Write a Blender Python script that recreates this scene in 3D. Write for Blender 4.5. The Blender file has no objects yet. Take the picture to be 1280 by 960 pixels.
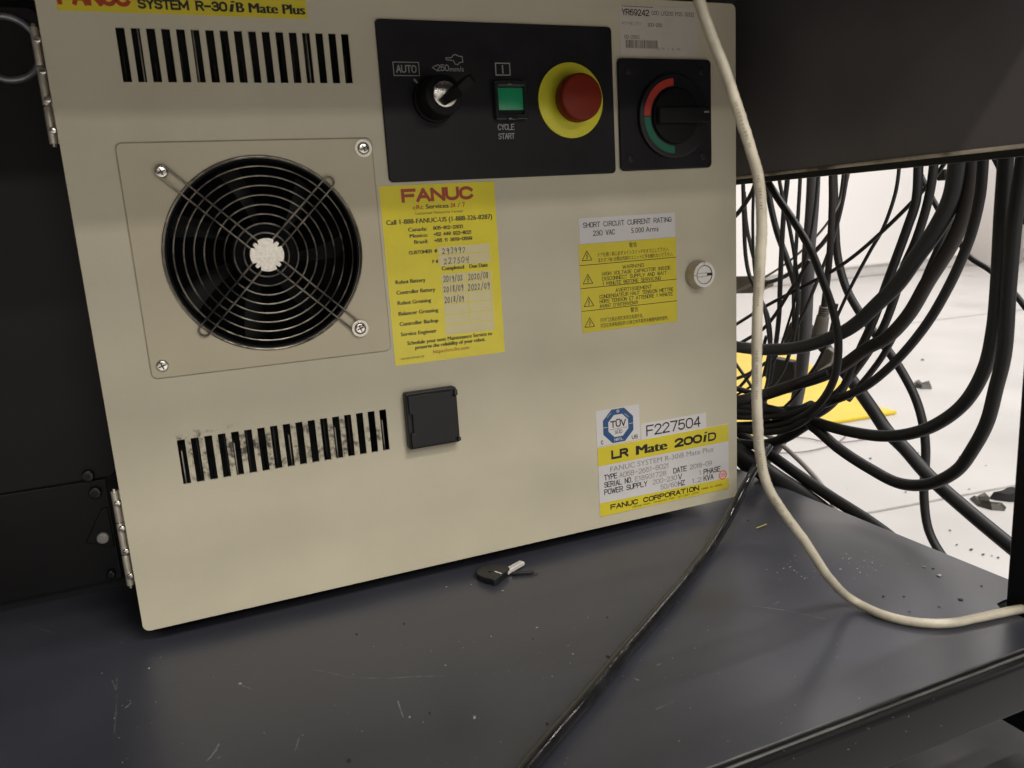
import bpy, bmesh, math, random
from mathutils import Vector, Matrix
random.seed(7)
SC = bpy.context.scene
COL = SC.collection

# ------------------------------------------------------------------ camera
RIGHT = Vector((0.9208, -0.3852, -0.0615)); FWD = Vector((0.3661, 0.9078, -0.2045)); UP = Vector((0.1346, 0.1658, 0.9769))
CAM = Vector((0.0547, -0.5266, 0.2460))
FPX = 982.93                                    # focal length in pixels of the 1280 px wide photograph
cd = bpy.data.cameras.new('camera'); cam = bpy.data.objects.new('camera', cd); COL.objects.link(cam)
cd.sensor_width = 36.0; cd.lens = FPX / 1280 * 36.0; cd.clip_start = 0.01; cd.clip_end = 100
m = Matrix((RIGHT, UP, -FWD)).transposed().to_4x4(); m.translation = CAM
cam.matrix_world = m
cd.dof.use_dof = True; cd.dof.focus_distance = 0.62; cd.dof.aperture_fstop = 13
SC.camera = cam

# ------------------------------------------------------------------ world and lamps
W = bpy.data.worlds.new('World'); SC.world = W; W.use_nodes = True
bg = W.node_tree.nodes['Background']; bg.inputs[0].default_value = (1.0, 0.93, 0.85, 1); bg.inputs[1].default_value = 0.012
def area(name, loc, aim, sx, sy, watt, col=(1.0, 0.95, 0.89)):
    l = bpy.data.lights.new(name, 'AREA'); l.shape = 'RECTANGLE'; l.size = sx; l.size_y = sy; l.energy = watt; l.color = col
    o = bpy.data.objects.new(name, l); COL.objects.link(o); o.location = loc
    o.rotation_euler = (Vector(aim) - Vector(loc)).to_track_quat('-Z', 'Y').to_euler(); return o
area('ceiling_lamp_front', (-1.0, -1.52, 2.2), (-1.0, -1.52, 0), 1.0, 0.12, 26)
area('ceiling_lamp_near', (0.75, -1.92, 2.2), (0.75, -1.92, 0), 0.9, 0.40, 51)
area('added_fill_middle', (0.8, -2.75, 2.2), (0.8, -2.75, 0), 2.0, 0.6, 26)  # added fill light, smooths the gradient down the door
area('ceiling_lamp_far', (0.9, -3.75, 2.2), (0.9, -3.75, 0), 2.6, 0.25, 68)
area('added_fill_back', (0.9, -7.0, 2.2), (0.9, -7.0, 0), 3.0, 0.8, 205)  # added fill light, lifts the upper right of the door
area('ceiling_lamp_side', (2.5, -0.12, 2.3), (2.5, -0.12, 0), 1.8, 0.10, 76, (1.0, 0.96, 0.93))
area('added_fill_corner', (3.0, 1.7, 2.3), (3.0, 1.7, 0), 1.8, 0.8, 30, (1.0, 0.95, 0.90))  # added light, gives the bright reflection at the right of the shelf
area('added_wall_fill', (3.2, 1.5, 2.3), (3.6, 2.4, 1.0), 2.0, 0.3, 16, (1.0, 0.96, 0.93))  # added fill light, tilted to brighten the far wall and miss the shelf
SC.view_settings.view_transform = 'Standard'; SC.view_settings.look = 'None'
SC.view_settings.exposure = 0.0; SC.view_settings.gamma = 1.0

# ------------------------------------------------------------------ helpers
def hit(axis, val, px, py):
    """point on the plane axis = val seen at pixel (px, py) of the 1280 x 960 photograph (used to measure positions)"""
    d = FWD + RIGHT * ((px - 640) / FPX) - UP * ((py - 480) / FPX)
    return CAM + d * ((val - CAM[axis]) / d[axis])

def mat(name, col, rough=0.5, metal=0.0, var=0.0, scale=60.0, bump=0.0, bscale=400.0, spec=0.5, rvar=0.0, coat=0.0):
    M = bpy.data.materials.new(name); M.use_nodes = True
    nt = M.node_tree; N = nt.nodes; L = nt.links; b = N['Principled BSDF']
    b.inputs['Base Color'].default_value = (*col, 1); b.inputs['Roughness'].default_value = rough
    b.inputs['Metallic'].default_value = metal; b.inputs['Specular IOR Level'].default_value = spec
    if coat: b.inputs['Coat Weight'].default_value = coat; b.inputs['Coat Roughness'].default_value = 0.12
    tc = N.new('ShaderNodeTexCoord')
    if var or rvar:
        n = N.new('ShaderNodeTexNoise'); n.inputs['Scale'].default_value = scale; n.inputs['Detail'].default_value = 5
        L.new(tc.outputs['Object'], n.inputs['Vector'])
        if var:
            r = N.new('ShaderNodeMapRange'); r.inputs[1].default_value = 0.3; r.inputs[2].default_value = 0.7
            r.inputs[3].default_value = 1 - var; r.inputs[4].default_value = 1 + var; L.new(n.outputs[0], r.inputs[0])
            h = N.new('ShaderNodeHueSaturation'); h.inputs['Color'].default_value = (*col, 1); L.new(r.outputs[0], h.inputs['Value'])
            L.new(h.outputs[0], b.inputs['Base Color'])
        if rvar:
            r = N.new('ShaderNodeMapRange'); r.inputs[1].default_value = 0.3; r.inputs[2].default_value = 0.7
            r.inputs[3].default_value = max(0.02, rough - rvar); r.inputs[4].default_value = rough + rvar
            L.new(n.outputs[0], r.inputs[0]); L.new(r.outputs[0], b.inputs['Roughness'])
    if bump:
        n2 = N.new('ShaderNodeTexNoise'); n2.inputs['Scale'].default_value = bscale; n2.inputs['Detail'].default_value = 3
        L.new(tc.outputs['Object'], n2.inputs['Vector'])
        bp = N.new('ShaderNodeBump'); bp.inputs['Strength'].default_value = bump; bp.inputs['Distance'].default_value = 0.001
        L.new(n2.outputs[0], bp.inputs['Height']); L.new(bp.outputs[0], b.inputs['Normal'])
    return M

def add_dirt_or_breaks(M, boxes, patch_col=(0.03, 0.026, 0.02), scale=260.0, thr=0.56, ring=None):
    """dust with a shape of its own, or dark breaks in a painted highlight, inside boxes (x0, z0, x1, z1) of the door and round a ring (x, z, r0, r1)"""
    nt = M.node_tree; N = nt.nodes; L = nt.links; b = N['Principled BSDF']
    src = b.inputs['Base Color'].links[0].from_socket
    tc = [n for n in N if n.type == 'TEX_COORD'][0]
    sep = N.new('ShaderNodeSeparateXYZ'); L.new(tc.outputs['Object'], sep.inputs[0])
    def math_(op, a, c, clamp=False):
        n = N.new('ShaderNodeMath'); n.operation = op; n.use_clamp = clamp
        for i, v in enumerate((a, c)):
            if isinstance(v, (int, float)): n.inputs[i].default_value = v
            else: L.new(v, n.inputs[i])
        return n.outputs[0]
    def win(v, lo, hi, s):
        up = math_('DIVIDE', math_('SUBTRACT', v, lo), s, True); dn = math_('DIVIDE', math_('SUBTRACT', hi, v), s, True)
        return math_('MULTIPLY', up, dn)
    mask = None
    for (x0, z0, x1, z1, s) in boxes:
        w = math_('MULTIPLY', win(sep.outputs[0], x0, x1, s), win(sep.outputs[2], z0, z1, s))
        mask = w if mask is None else math_('MAXIMUM', mask, w)
    if ring:
        dx = math_('SUBTRACT', sep.outputs[0], ring[0]); dz = math_('SUBTRACT', sep.outputs[2], ring[1])
        r = math_('SQRT', math_('ADD', math_('MULTIPLY', dx, dx), math_('MULTIPLY', dz, dz)), 0)
        w = win(r, ring[2], ring[3], 0.0012); mask = w if mask is None else math_('MAXIMUM', mask, w)
    n = N.new('ShaderNodeTexNoise'); n.inputs['Scale'].default_value = scale; n.inputs['Detail'].default_value = 4; n.inputs['Roughness'].default_value = 0.65
    L.new(tc.outputs['Object'], n.inputs['Vector'])
    n3 = N.new('ShaderNodeTexNoise'); n3.inputs['Scale'].default_value = scale * 0.28; n3.inputs['Detail'].default_value = 2; L.new(tc.outputs['Object'], n3.inputs['Vector'])
    mask = math_('MULTIPLY', mask, math_('MULTIPLY', math_('SUBTRACT', n3.outputs[0], 0.36), 4.5, True))   # dust and dark breaks sit in patches
    t = math_('MULTIPLY', math_('SUBTRACT', n.outputs[0], math_('SUBTRACT', thr + 0.12, math_('MULTIPLY', mask, 0.12))), 6.0, True)
    t = math_('MULTIPLY', t, math_('MULTIPLY', mask, 0.95))
    mx = N.new('ShaderNodeMix'); mx.data_type = 'RGBA'; L.new(t, mx.inputs[0]); L.new(src, mx.inputs[6]); mx.inputs[7].default_value = (*patch_col, 1)
    L.new(mx.outputs[2], b.inputs['Base Color'])

# materials
PAINT = mat('beige_enamel', (0.53, 0.488, 0.366), 0.42, var=0.06, scale=13, bump=0.22, bscale=1300)
add_dirt_or_breaks(PAINT, [(0.040, 0.092, 0.150, 0.1235, 0.004), (0.140, 0.096, 0.170, 0.1225, 0.006), (0.036, 0.122, 0.052, 0.1285, 0.0015), (0.05, 0.124, 0.075, 0.1290, 0.003)], scale=270, thr=0.385)
PLATE = mat('beige_plate', (0.49, 0.44, 0.312), 0.38, var=0.03, scale=30, bump=0.08, bscale=900)
add_dirt_or_breaks(PLATE, [], ring=(0.1049, 0.2337, 0.0596, 0.0620), scale=520, thr=0.50)
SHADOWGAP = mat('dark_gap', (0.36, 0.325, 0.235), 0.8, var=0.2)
BLACKIN = mat('black_interior', (0.006, 0.006, 0.007), 0.6, var=0.1)
PANEL = mat('black_panel', (0.0095, 0.009, 0.0105), 0.42, var=0.18, scale=40, bump=0.1, bscale=1500, rvar=0.06, spec=0.25)
PLASTIC = mat('black_plastic', (0.010, 0.010, 0.011), 0.42, spec=0.35, var=0.1, scale=90, bump=0.05, bscale=1800)
DARKP = mat('dull_black_plastic', (0.0048, 0.0047, 0.0052), 0.6, var=0.1, spec=0.2)
PLASTIC_G = mat('glossy_black_plastic', (0.008, 0.008, 0.009), 0.18, var=0.1)
FANBLACK = mat('fan_black', (0.004, 0.004, 0.005), 0.75, var=0.4, scale=150, spec=0.12)
WIRE = mat('guard_wire', (0.30, 0.27, 0.22), 0.34, 0.8, var=0.35, scale=220)
add_dirt_or_breaks(WIRE, [(-1, -1, 1, 1, 0.01)], scale=60, thr=0.33, patch_col=(0.016, 0.014, 0.014))
HUBCAP = mat('hub_metal', (0.74, 0.70, 0.62), 0.38, 0.55, var=0.12, scale=500, bump=0.3, bscale=900)
STEEL = mat('bright_steel', (0.72, 0.69, 0.63), 0.22, 1.0, var=0.12, scale=300, rvar=0.08)
SATIN = mat('satin_steel', (0.82, 0.79, 0.74), 0.34, 0.35, var=0.08, scale=600, rvar=0.08)
HINGEM = mat('hinge_steel', (0.50, 0.46, 0.38), 0.42, 0.6, var=0.15, scale=200)
YEL = mat('yellow_label', (0.77, 0.66, 0.045), 0.22, var=0.05, scale=45, bump=0.18, bscale=120)
YEL2 = mat('yellow_vinyl', (0.62, 0.52, 0.03), 0.42, var=0.03, scale=60)
RINGY = mat('yellow_ring_plastic', (0.66, 0.62, 0.03), 0.4, var=0.04, scale=60)
WHITEL = mat('white_label', (0.60, 0.58, 0.575), 0.4, var=0.02, scale=80)
CREAM = mat('cream_field', (0.68, 0.61, 0.33), 0.4, var=0.03, scale=80)
PAPER = mat('paper_label', (0.54, 0.50, 0.43), 0.6, var=0.04, scale=80)
INK = mat('black_ink', (0.012, 0.011, 0.010), 0.5)
PEN = mat('pen_ink', (0.03, 0.03, 0.035), 0.5)
GREYINK = mat('faded_grey_ink', (0.24, 0.225, 0.215), 0.6)
MIDINK = mat('grey_ink', (0.14, 0.125, 0.105), 0.6)
REDINK = mat('red_ink', (0.36, 0.045, 0.012), 0.45)
STAMP = mat('orange_stamp', (0.75, 0.13, 0.03), 0.5)
BLUE = mat('blue_print', (0.02, 0.075, 0.19), 0.4, var=0.05)
PRINT = mat('pale_print', (0.30, 0.29, 0.28), 0.5)
REDCAP = mat('red_button_plastic', (0.165, 0.015, 0.003), 0.5, spec=0.25, var=0.06, scale=90)
REDARC = mat('red_arc', (0.42, 0.035, 0.02), 0.45)
GRNARC = mat('green_arc', (0.012, 0.13, 0.075), 0.45)
GREEN = mat('green_lens', (0.012, 0.28, 0.12), 0.3, var=0.05)
CLEARB = mat('smoky_frame', (0.02, 0.024, 0.024), 0.12, spec=0.6)
BENCHM = mat('dark_bench_enamel', (0.036, 0.0375, 0.048), 0.34, var=0.16, scale=9, bump=0.05, bscale=350, rvar=0.06, spec=0.62)
EDGEHI = mat('painted_highlight', (0.085, 0.08, 0.075), 0.4, var=0.5, scale=45)  # paler colour paints the highlight along the shelf and rail edges
RAILM = mat('dark_rail_enamel', (0.0045, 0.0044, 0.005), 0.5, spec=0.2, var=0.12, scale=12, bump=0.06, bscale=500)
BENCHS = mat('dark_side_enamel', (0.098, 0.089, 0.093), 0.42, var=0.12, scale=12, bump=0.06, bscale=500)
SHADEM = mat('painted_floor_shade', (0.014, 0.0125, 0.012), 0.7, var=0.35, scale=18)  # near-black colour stands in for shade on the floor
TRIMHI = mat('painted_trim_highlight', (0.50, 0.44, 0.34), 0.35, 0.25, var=0.3, scale=30)  # pale colour paints the lit highlight on the side panel's lower edge
add_dirt_or_breaks(TRIMHI, [(-1, -1, 1, 1, 0.01)], scale=42, thr=0.44, patch_col=(0.05, 0.042, 0.03))  # dark noise breaks the painted highlight into dashes, like mirrored cables
CABM = mat('dark_cabinet_enamel', (0.006, 0.0052, 0.006), 0.5, var=0.3, scale=14, spec=0.3)
CABB = mat('darker_cabinet_enamel', (0.004, 0.0036, 0.004), 0.45, var=0.3, scale=14, spec=0.3)
BOLTB = mat('black_bolt', (0.008, 0.008, 0.009), 0.3)
BOLTS = mat('zinc_bolt', (0.42, 0.40, 0.38), 0.4, 0.4, var=0.15, scale=400)
RUBBER = mat('black_rubber', (0.010, 0.0095, 0.010), 0.55, var=0.15, scale=60, bump=0.05, bscale=700)
RUBBER_B = mat('brown_black_rubber', (0.018, 0.0145, 0.014), 0.58, var=0.15, scale=60)
RUBBER_G = mat('dark_grey_pvc', (0.034, 0.033, 0.035), 0.55, var=0.1, scale=60)
CONDUIT = mat('grey_conduit', (0.085, 0.08, 0.09), 0.5, var=0.12, scale=40)
LIGHTG = mat('light_grey_pvc', (0.26, 0.24, 0.22), 0.45, var=0.1, scale=60)
PLUGG = mat('grey_plug', (0.17, 0.155, 0.13), 0.5, var=0.15, scale=80)
PLUGD = mat('dark_plug', (0.030, 0.026, 0.022), 0.5, var=0.15, scale=80)
GLOSSCABLE = mat('glossy_black_cable', (0.013, 0.0125, 0.013), 0.2, var=0.3, scale=90, bump=0.28, bscale=130, rvar=0.08)
PRINTI = mat('faint_cable_print', (0.22, 0.19, 0.13), 0.5)
IVORY = mat('ivory_cable', (0.44, 0.40, 0.31), 0.42, var=0.16, scale=70, bump=0.3, bscale=260)
FLOORM = mat('pale_floor', (0.55, 0.535, 0.525), 0.38, var=0.07, scale=5.0, rvar=0.1)
WALLM = mat('white_wall', (0.90, 0.88, 0.86), 0.7, var=0.015, scale=2.0)
SKIRT = mat('white_skirting', (0.66, 0.64, 0.62), 0.5, var=0.03)
PILLAR = mat('grey_column', (0.55, 0.52, 0.50), 0.7, var=0.02)
MATY = mat('yellow_mat', (0.78, 0.56, 0.02), 0.38, var=0.06, scale=12)
SCRAP = mat('scrap', (0.055, 0.052, 0.042), 0.5, var=0.4, scale=60)
CLOTH = mat('black_cloth', (0.012, 0.010, 0.011), 0.8, var=0.2)
WIREP = mat('thin_wire', (0.22, 0.17, 0.19), 0.5)
SPECK = mat('pale_specks', (0.42, 0.40, 0.37), 0.7)
SPECKD = mat('dark_crumbs', (0.02, 0.018, 0.015), 0.7)
SCRATCH = mat('pale_scratch', (0.16, 0.16, 0.165), 0.5, var=0.5, scale=180)
SCRATCHF = mat('faint_scuff', (0.062, 0.062, 0.068), 0.4, var=0.4, scale=250)
SLIVER = mat('yellow_sliver', (0.40, 0.36, 0.09), 0.5)

def _arc(cx, cy, rx, ry, a0, a1, n=8):
    return [(cx + rx * math.cos(math.radians(a0 + (a1 - a0) * k / n)), cy + ry * math.sin(math.radians(a0 + (a1 - a0) * k / n))) for k in range(n + 1)]
_O = _arc(.5, .68, .5, .32, 0, 180, 8) + _arc(.5, .32, .5, .32, 180, 360, 8) + [(1, .68)]
GLYPH = {'A': [[(0, 0), (.5, 1), (1, 0)], [(.2, .34), (.8, .34)]], 'B': [[(0, 0), (0, 1), (.6, 1)] + _arc(.6, .77, .33, .23, 90, -90, 6) + [(0, .54)], [(.6, .54)] + _arc(.6, .27, .4, .27, 90, -90, 6) + [(0, 0)]],
 'C': [_arc(.5, .68, .5, .32, 20, 180, 7) + _arc(.5, .32, .5, .32, 180, 340, 7)], 'D': [[(0, 0), (0, 1), (.5, 1)] + _arc(.5, .66, .5, .34, 90, 0, 4) + _arc(.5, .34, .5, .34, 0, -90, 4) + [(0, 0)]],
 'E': [[(1, 1), (0, 1), (0, 0), (1, 0)], [(0, .52), (.85, .52)]], 'F': [[(1, 1), (0, 1), (0, 0)], [(0, .50), (.85, .50)]], 'G': [_arc(.5, .68, .5, .32, 20, 180, 7) + _arc(.5, .32, .5, .32, 180, 360, 7) + [(1, .46), (.55, .46)]],
 'H': [[(0, 0), (0, 1)], [(1, 0), (1, 1)], [(0, .52), (1, .52)]], 'I': [[(.5, 0), (.5, 1)]], 'J': [[(1, 1), (1, .3)] + _arc(.5, .3, .5, .3, 0, -180, 7)], 'K': [[(0, 0), (0, 1)], [(1, 1), (0, .42)], [(.35, .62), (1, 0)]],
 'L': [[(0, 1), (0, 0), (1, 0)]], 'M': [[(0, 0), (0, 1), (.5, .25), (1, 1), (1, 0)]], 'N': [[(0, 0), (0, 1), (1, 0), (1, 1)]], 'O': [_O], 'P': [[(0, 0), (0, 1), (.62, 1)] + _arc(.62, .74, .38, .26, 90, -90, 7) + [(0, .48)]],
 'Q': [_O, [(.6, .25), (1, -.05)]], 'R': [[(0, 0), (0, 1), (.62, 1)] + _arc(.62, .75, .38, .25, 90, -90, 7) + [(0, .50)], [(.55, .50), (1, 0)]], 'S': [[(.97, .80)] + _arc(.5, .76, .46, .24, 25, 200, 7) + [(.2, .56), (.8, .46)] + _arc(.5, .26, .5, .26, 35, -155, 8)],
 'T': [[(0, 1), (1, 1)], [(.5, 1), (.5, 0)]], 'U': [[(0, 1), (0, .36)] + _arc(.5, .36, .5, .36, 180, 360, 9) + [(1, 1)]], 'V': [[(0, 1), (.5, 0), (1, 1)]], 'W': [[(0, 1), (.25, 0), (.5, .8), (.75, 0), (1, 1)]], 'X': [[(0, 0), (1, 1)], [(0, 1), (1, 0)]],
 'Y': [[(0, 1), (.5, .48), (1, 1)], [(.5, .48), (.5, 0)]], 'Z': [[(0, 1), (1, 1), (0, 0), (1, 0)]], '0': [_O], '1': [[(0, .78), (.6, 1), (.6, 0)]], '2': [_arc(.5, .72, .48, .28, 170, -15, 8) + [(0, 0), (1, 0)]],
 '3': [_arc(.48, .76, .44, .24, 160, -80, 7) + [(.35, .52)], [(.5, .52)] + _arc(.48, .27, .52, .27, 80, -160, 8)], '4': [[(.75, 0), (.75, 1), (0, .28), (1, .28)]], '5': [[(.9, 1), (.12, 1), (.05, .52)] + _arc(.48, .33, .5, .33, 125, -155, 9)],
 '6': [[(.85, .95)] + _arc(.62, .5, .62, .5, 80, 180, 5) + [(0, .35)], _arc(.5, .32, .5, .32, 0, 360, 14)], '7': [[(0, 1), (1, 1), (.4, 0)]], '8': [_arc(.5, .76, .43, .24, -90, 270, 12), _arc(.5, .26, .5, .26, 90, 450, 12)],
 '9': [[(.15, .05)] + _arc(.38, .5, .62, .5, -80, 0, 5) + [(1, .68)], _arc(.5, .68, .5, .32, 0, 360, 14)], '-': [[(.1, .48), (.9, .48)]], '+': [[(0, .48), (1, .48)], [(.5, .2), (.5, .76)]], '.': [[(.35, 0), (.65, 0)]], ',': [[(.6, .06), (.3, -.16)]],
 ':': [[(.3, .1), (.7, .1)], [(.3, .6), (.7, .6)]], '/': [[(0, -.05), (1, 1.05)]], '(': [_arc(1, .5, .8, .65, 125, 235, 6)], ')': [_arc(0, .5, .8, .65, 55, -55, 6)], '<': [[(1, .85), (.1, .5), (1, .15)]], '#': [[(.25, 0), (.4, 1)], [(.65, 0), (.8, 1)], [(0, .66), (1, .66)], [(0, .33), (1, .33)]],
 "'": [[(.5, 1), (.4, .75)]], 'Ü': [[(0, 1), (0, .36)] + _arc(.5, .36, .5, .36, 180, 360, 9) + [(1, 1)], [(.15, 1.22), (.35, 1.22)], [(.65, 1.22), (.85, 1.22)]]}
class MB:
    def __init__(s): s.bm = bmesh.new(); s.mats = []
    def mi(s, M):
        if M not in s.mats: s.mats.append(M)
        return s.mats.index(M)
    def faces(s, fs, M):
        i = s.mi(M)
        for f in fs: f.material_index = i
    def box(s, a, b, M, bev=0.0, seg=2):
        a, b = Vector(a), Vector(b); t = bmesh.new(); bmesh.ops.create_cube(t, size=1)
        for v in t.verts: v.co = Vector([(a[k] + b[k]) / 2 + v.co[k] * (b[k] - a[k]) for k in range(3)])
        if bev: bmesh.ops.bevel(t, geom=list(t.edges), offset=bev, segments=seg, profile=0.5, affect='EDGES')
        return s.merge(t, M)
    def merge(s, t, M, mtx=None):
        me = bpy.data.meshes.new('tmp'); t.to_mesh(me); t.free(); s.mesh(me, M, mtx); bpy.data.meshes.remove(me); return s
    def mesh(s, me, M, mtx=None):
        n0 = len(s.bm.faces); v0 = len(s.bm.verts)
        s.bm.from_mesh(me); s.bm.verts.ensure_lookup_table(); s.bm.faces.ensure_lookup_table()
        if mtx is not None:
            for v in s.bm.verts[v0:]: v.co = mtx @ v.co
        s.faces(s.bm.faces[n0:], M)
    def cyl(s, p0, p1, r, M, seg=32, r1=None, bev=0.0):
        p0, p1 = Vector(p0), Vector(p1); r1 = r if r1 is None else r1
        L = (p1 - p0).length; t = bmesh.new(); bmesh.ops.create_cone(t, cap_ends=True, segments=seg, radius1=r, radius2=r1, depth=L)
        if bev: bmesh.ops.bevel(t, geom=[e for e in t.edges if e.calc_face_angle(0) > 0.9], offset=bev, segments=3, profile=0.5, affect='EDGES')
        mtx = Matrix.Translation((p0 + p1) / 2) @ (p1 - p0).to_track_quat('Z', 'Y').to_matrix().to_4x4()
        return s.merge(t, M, mtx)
    def ring(s, c, ax, r0, r1, h, M, seg=64, a0=0.0, a1=2 * math.pi):
        """flat ring (or arc) with thickness h along ax, centred on c"""
        q = Vector(ax).to_track_quat('Z', 'Y').to_matrix().to_4x4(); mtx = Matrix.Translation(c) @ q
        full = abs(a1 - a0 - 2 * math.pi) < 1e-6; n = seg; t = bmesh.new(); vs = []
        for k in range(n if full else n + 1):
            a = a0 + (a1 - a0) * k / n
            vs.append([t.verts.new((r * math.cos(a), r * math.sin(a), z)) for r, z in ((r0, 0), (r1, 0), (r1, h), (r0, h))])
        for k in range(n):
            A, B = vs[k], vs[(k + 1) % len(vs)]
            for j in range(4): t.faces.new((A[j], B[j], B[(j + 1) % 4], A[(j + 1) % 4]))
        if not full:
            t.faces.new(vs[0][::-1]); t.faces.new(vs[-1])
        bmesh.ops.recalc_face_normals(t, faces=t.faces)
        return s.merge(t, M, mtx)
    def torus(s, c, ax, R, r, M, seg=72, ms=8):
        q = Vector(ax).to_track_quat('Z', 'Y').to_matrix(); pts = [Vector(c) + q @ Vector((R * math.cos(2 * math.pi * k / seg), R * math.sin(2 * math.pi * k / seg), 0)) for k in range(seg)]
        return s.tube(pts, r, M, ms, closed=True)
    def tube(s, pts, r, M, ms=12, closed=False, flat=1.0, rfun=None):
        pts = [Vector(p) for p in pts]; n = len(pts); rings = []; t = bmesh.new()
        def tan(k):
            if closed: return (pts[(k + 1) % n] - pts[k - 1]).normalized()
            return (pts[min(k + 1, n - 1)] - pts[max(k - 1, 0)]).normalized()
        T = tan(0); u = T.orthogonal().normalized()
        for k in range(n):
            T2 = tan(k); u = (T.rotation_difference(T2) @ u); u = (u - T2 * u.dot(T2)).normalized(); T = T2; w = T.cross(u)
            rr = r if rfun is None else r * rfun(k / (n - 1))
            rings.append([t.verts.new(pts[k] + rr * (math.cos(2 * math.pi * j / ms) * u + flat * math.sin(2 * math.pi * j / ms) * w)) for j in range(ms)])
        for k in range(n if closed else n - 1):
            A, B = rings[k], rings[(k + 1) % n]
            off = 0
            if closed and k == n - 1:
                off = min(range(ms), key=lambda o: (A[0].co - B[o].co).length)
            for j in range(ms): t.faces.new((A[j], A[(j + 1) % ms], B[(j + 1 + off) % ms], B[(j + off) % ms]))
        if not closed: t.faces.new(rings[0][::-1]); t.faces.new(rings[-1])
        bmesh.ops.recalc_face_normals(t, faces=t.faces)
        return s.merge(t, M)
    def slab(s, outline, M, y0, y1, holes=(), bev=0.0, plane='xz'):
        """filled outline (with holes) between two depths: door-plane shapes in x, z from y0 (front) to y1 (back); plane 'xy' lies flat"""
        cu = bpy.data.curves.new('tmp', 'CURVE'); cu.dimensions = '2D'; cu.fill_mode = 'BOTH'
        for lp in [outline] + list(holes):
            sp = cu.splines.new('POLY'); sp.points.add(len(lp) - 1); sp.use_cyclic_u = True
            for p, q in zip(sp.points, lp): p.co = (q[0], q[1], 0, 1)
        h = abs(y1 - y0) / 2; cu.extrude = max(h - bev, 1e-7); cu.bevel_depth = bev; cu.bevel_resolution = 2; cu.offset = -bev
        me = curve_mesh(cu)
        mid = (y0 + y1) / 2
        if plane == 'xz': mtx = Matrix(((1, 0, 0, 0), (0, 0, -1, mid), (0, 1, 0, 0), (0, 0, 0, 1)))
        else: mtx = Matrix.Translation((0, 0, mid))
        s.mesh(me, M, mtx); bpy.data.meshes.remove(me); return s
    def quad(s, pts, M):
        s.faces([s.bm.faces.new([s.bm.verts.new(p) for p in pts])], M); return s
    def flat(s, pts, M, y):                                         # flat polygon facing the viewer on the door plane
        s.faces([s.bm.faces.new([s.bm.verts.new((p[0], y, p[1])) for p in pts])], M); return s
    def line(s, pts, w, M, y):                                      # flat ink stroke on the door plane
        for a, b in zip(pts, pts[1:]):
            a, b = Vector(a), Vector(b); d = (b - a)
            if d.length < 1e-9: continue
            d.normalize(); n = Vector((-d.y, d.x)) * w / 2; e = d * w * 0.35
            y -= 2e-6
            s.flat([a - e - n, b + e - n, b + e + n, a - e + n], M, y)
        return s
    def text(s, body, x, z, w, cap, M, y, bold=0.0, shear=0.0):
        """printed words: left baseline corner (x, z), width w and capital height cap, all in metres"""
        if all(c in GLYPH or c == ' ' for c in body):
            return s.strokes(body, x, z, w, cap, M, y, (0.125 + bold * 4.2) * cap)
        cu = bpy.data.curves.new('tmp', 'FONT'); cu.body = body; cu.resolution_u = 3; cu.shear = shear
        me = curve_mesh(cu)
        if not me.vertices: return s
        xs = [v.co.x for v in me.vertices]; x0, x1 = min(xs), max(xs)
        cjk = any(ord(c) > 0x2000 for c in body)
        cz = cap / (0.80 if cjk else 0.682); zo = 0.06 if cjk else 0.0
        e = bold * cap * 3.3                                        # heavier type: copies set side by side
        kx = (w - 2 * e) / (x1 - x0)
        for k, dx in enumerate((-e, -e / 3, e / 3, e) if bold else (0,)):
            mtx = Matrix(((kx, 0, 0, x + e + dx - x0 * kx), (0, 0, 0, y - k * 3e-6), (0, cz, 0, z + zo * cz), (0, 0, 0, 1)))
            s.mesh(me, M, mtx)
        bpy.data.meshes.remove(me); return s
    def strokes(s, body, x, z, w, cap, M, y, sw):
        """monoline lettering drawn with strokes of width sw"""
        y_ = y
        adv = [0.34 if c in "I1.,:'i" else 0.62 if c == ' ' else 0.95 if c in 'MW' else 0.72 for c in body]
        gap = 0.20; tot = sum(adv) + gap * (len(body) - 1); k = (w - sw) / tot; cx = x + sw / 2
        for c, a in zip(body, adv):
            for st in GLYPH.get(c, []):
                pts = [(cx + q[0] * a * k, z + sw / 2 + q[1] * (cap - sw)) for q in st]
                s.stroke(pts, sw, M, y); y -= 4e-6 if y > -.01 else 0
            cx += (a + gap) * k; y = y_
        return s
    def stroke(s, pts, w, M, y):                                    # mitred ribbon, broken at sharp corners
        P = [Vector(p) for p in pts]; runs = [[P[0]]]
        for k in range(1, len(P)):
            if (P[k] - runs[-1][-1]).length < 1e-8: continue
            runs[-1].append(P[k])
            if k < len(P) - 1:
                d0 = (P[k] - runs[-1][-2]); d1 = (P[k + 1] - P[k])
                if d1.length > 1e-8 and d0.length > 1e-8 and d0.angle(d1) > 1.0: runs.append([P[k]])
        for ri, Q in enumerate(runs):
            n = len(Q)
            if n < 2: continue
            L, R = [], []
            for k in range(n):
                d0 = (Q[k] - Q[k - 1]).normalized() if k else None; d1 = (Q[k + 1] - Q[k]).normalized() if k < n - 1 else None
                d0 = d0 or d1; d1 = d1 or d0; t = (d0 + d1).normalized(); nn = Vector((-t.y, t.x)); ml = 1 / max(.6, nn.dot(Vector((-d1.y, d1.x))))
                c = Q[k].copy()
                if k == 0: c -= t * w * .48
                if k == n - 1: c += t * w * .48
                L.append(c + nn * w / 2 * ml); R.append(c - nn * w / 2 * ml)
            for k in range(n - 1): s.flat([R[k], R[k + 1], L[k + 1], L[k]], M, y - ri * 1.5e-6)
        return s
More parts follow.
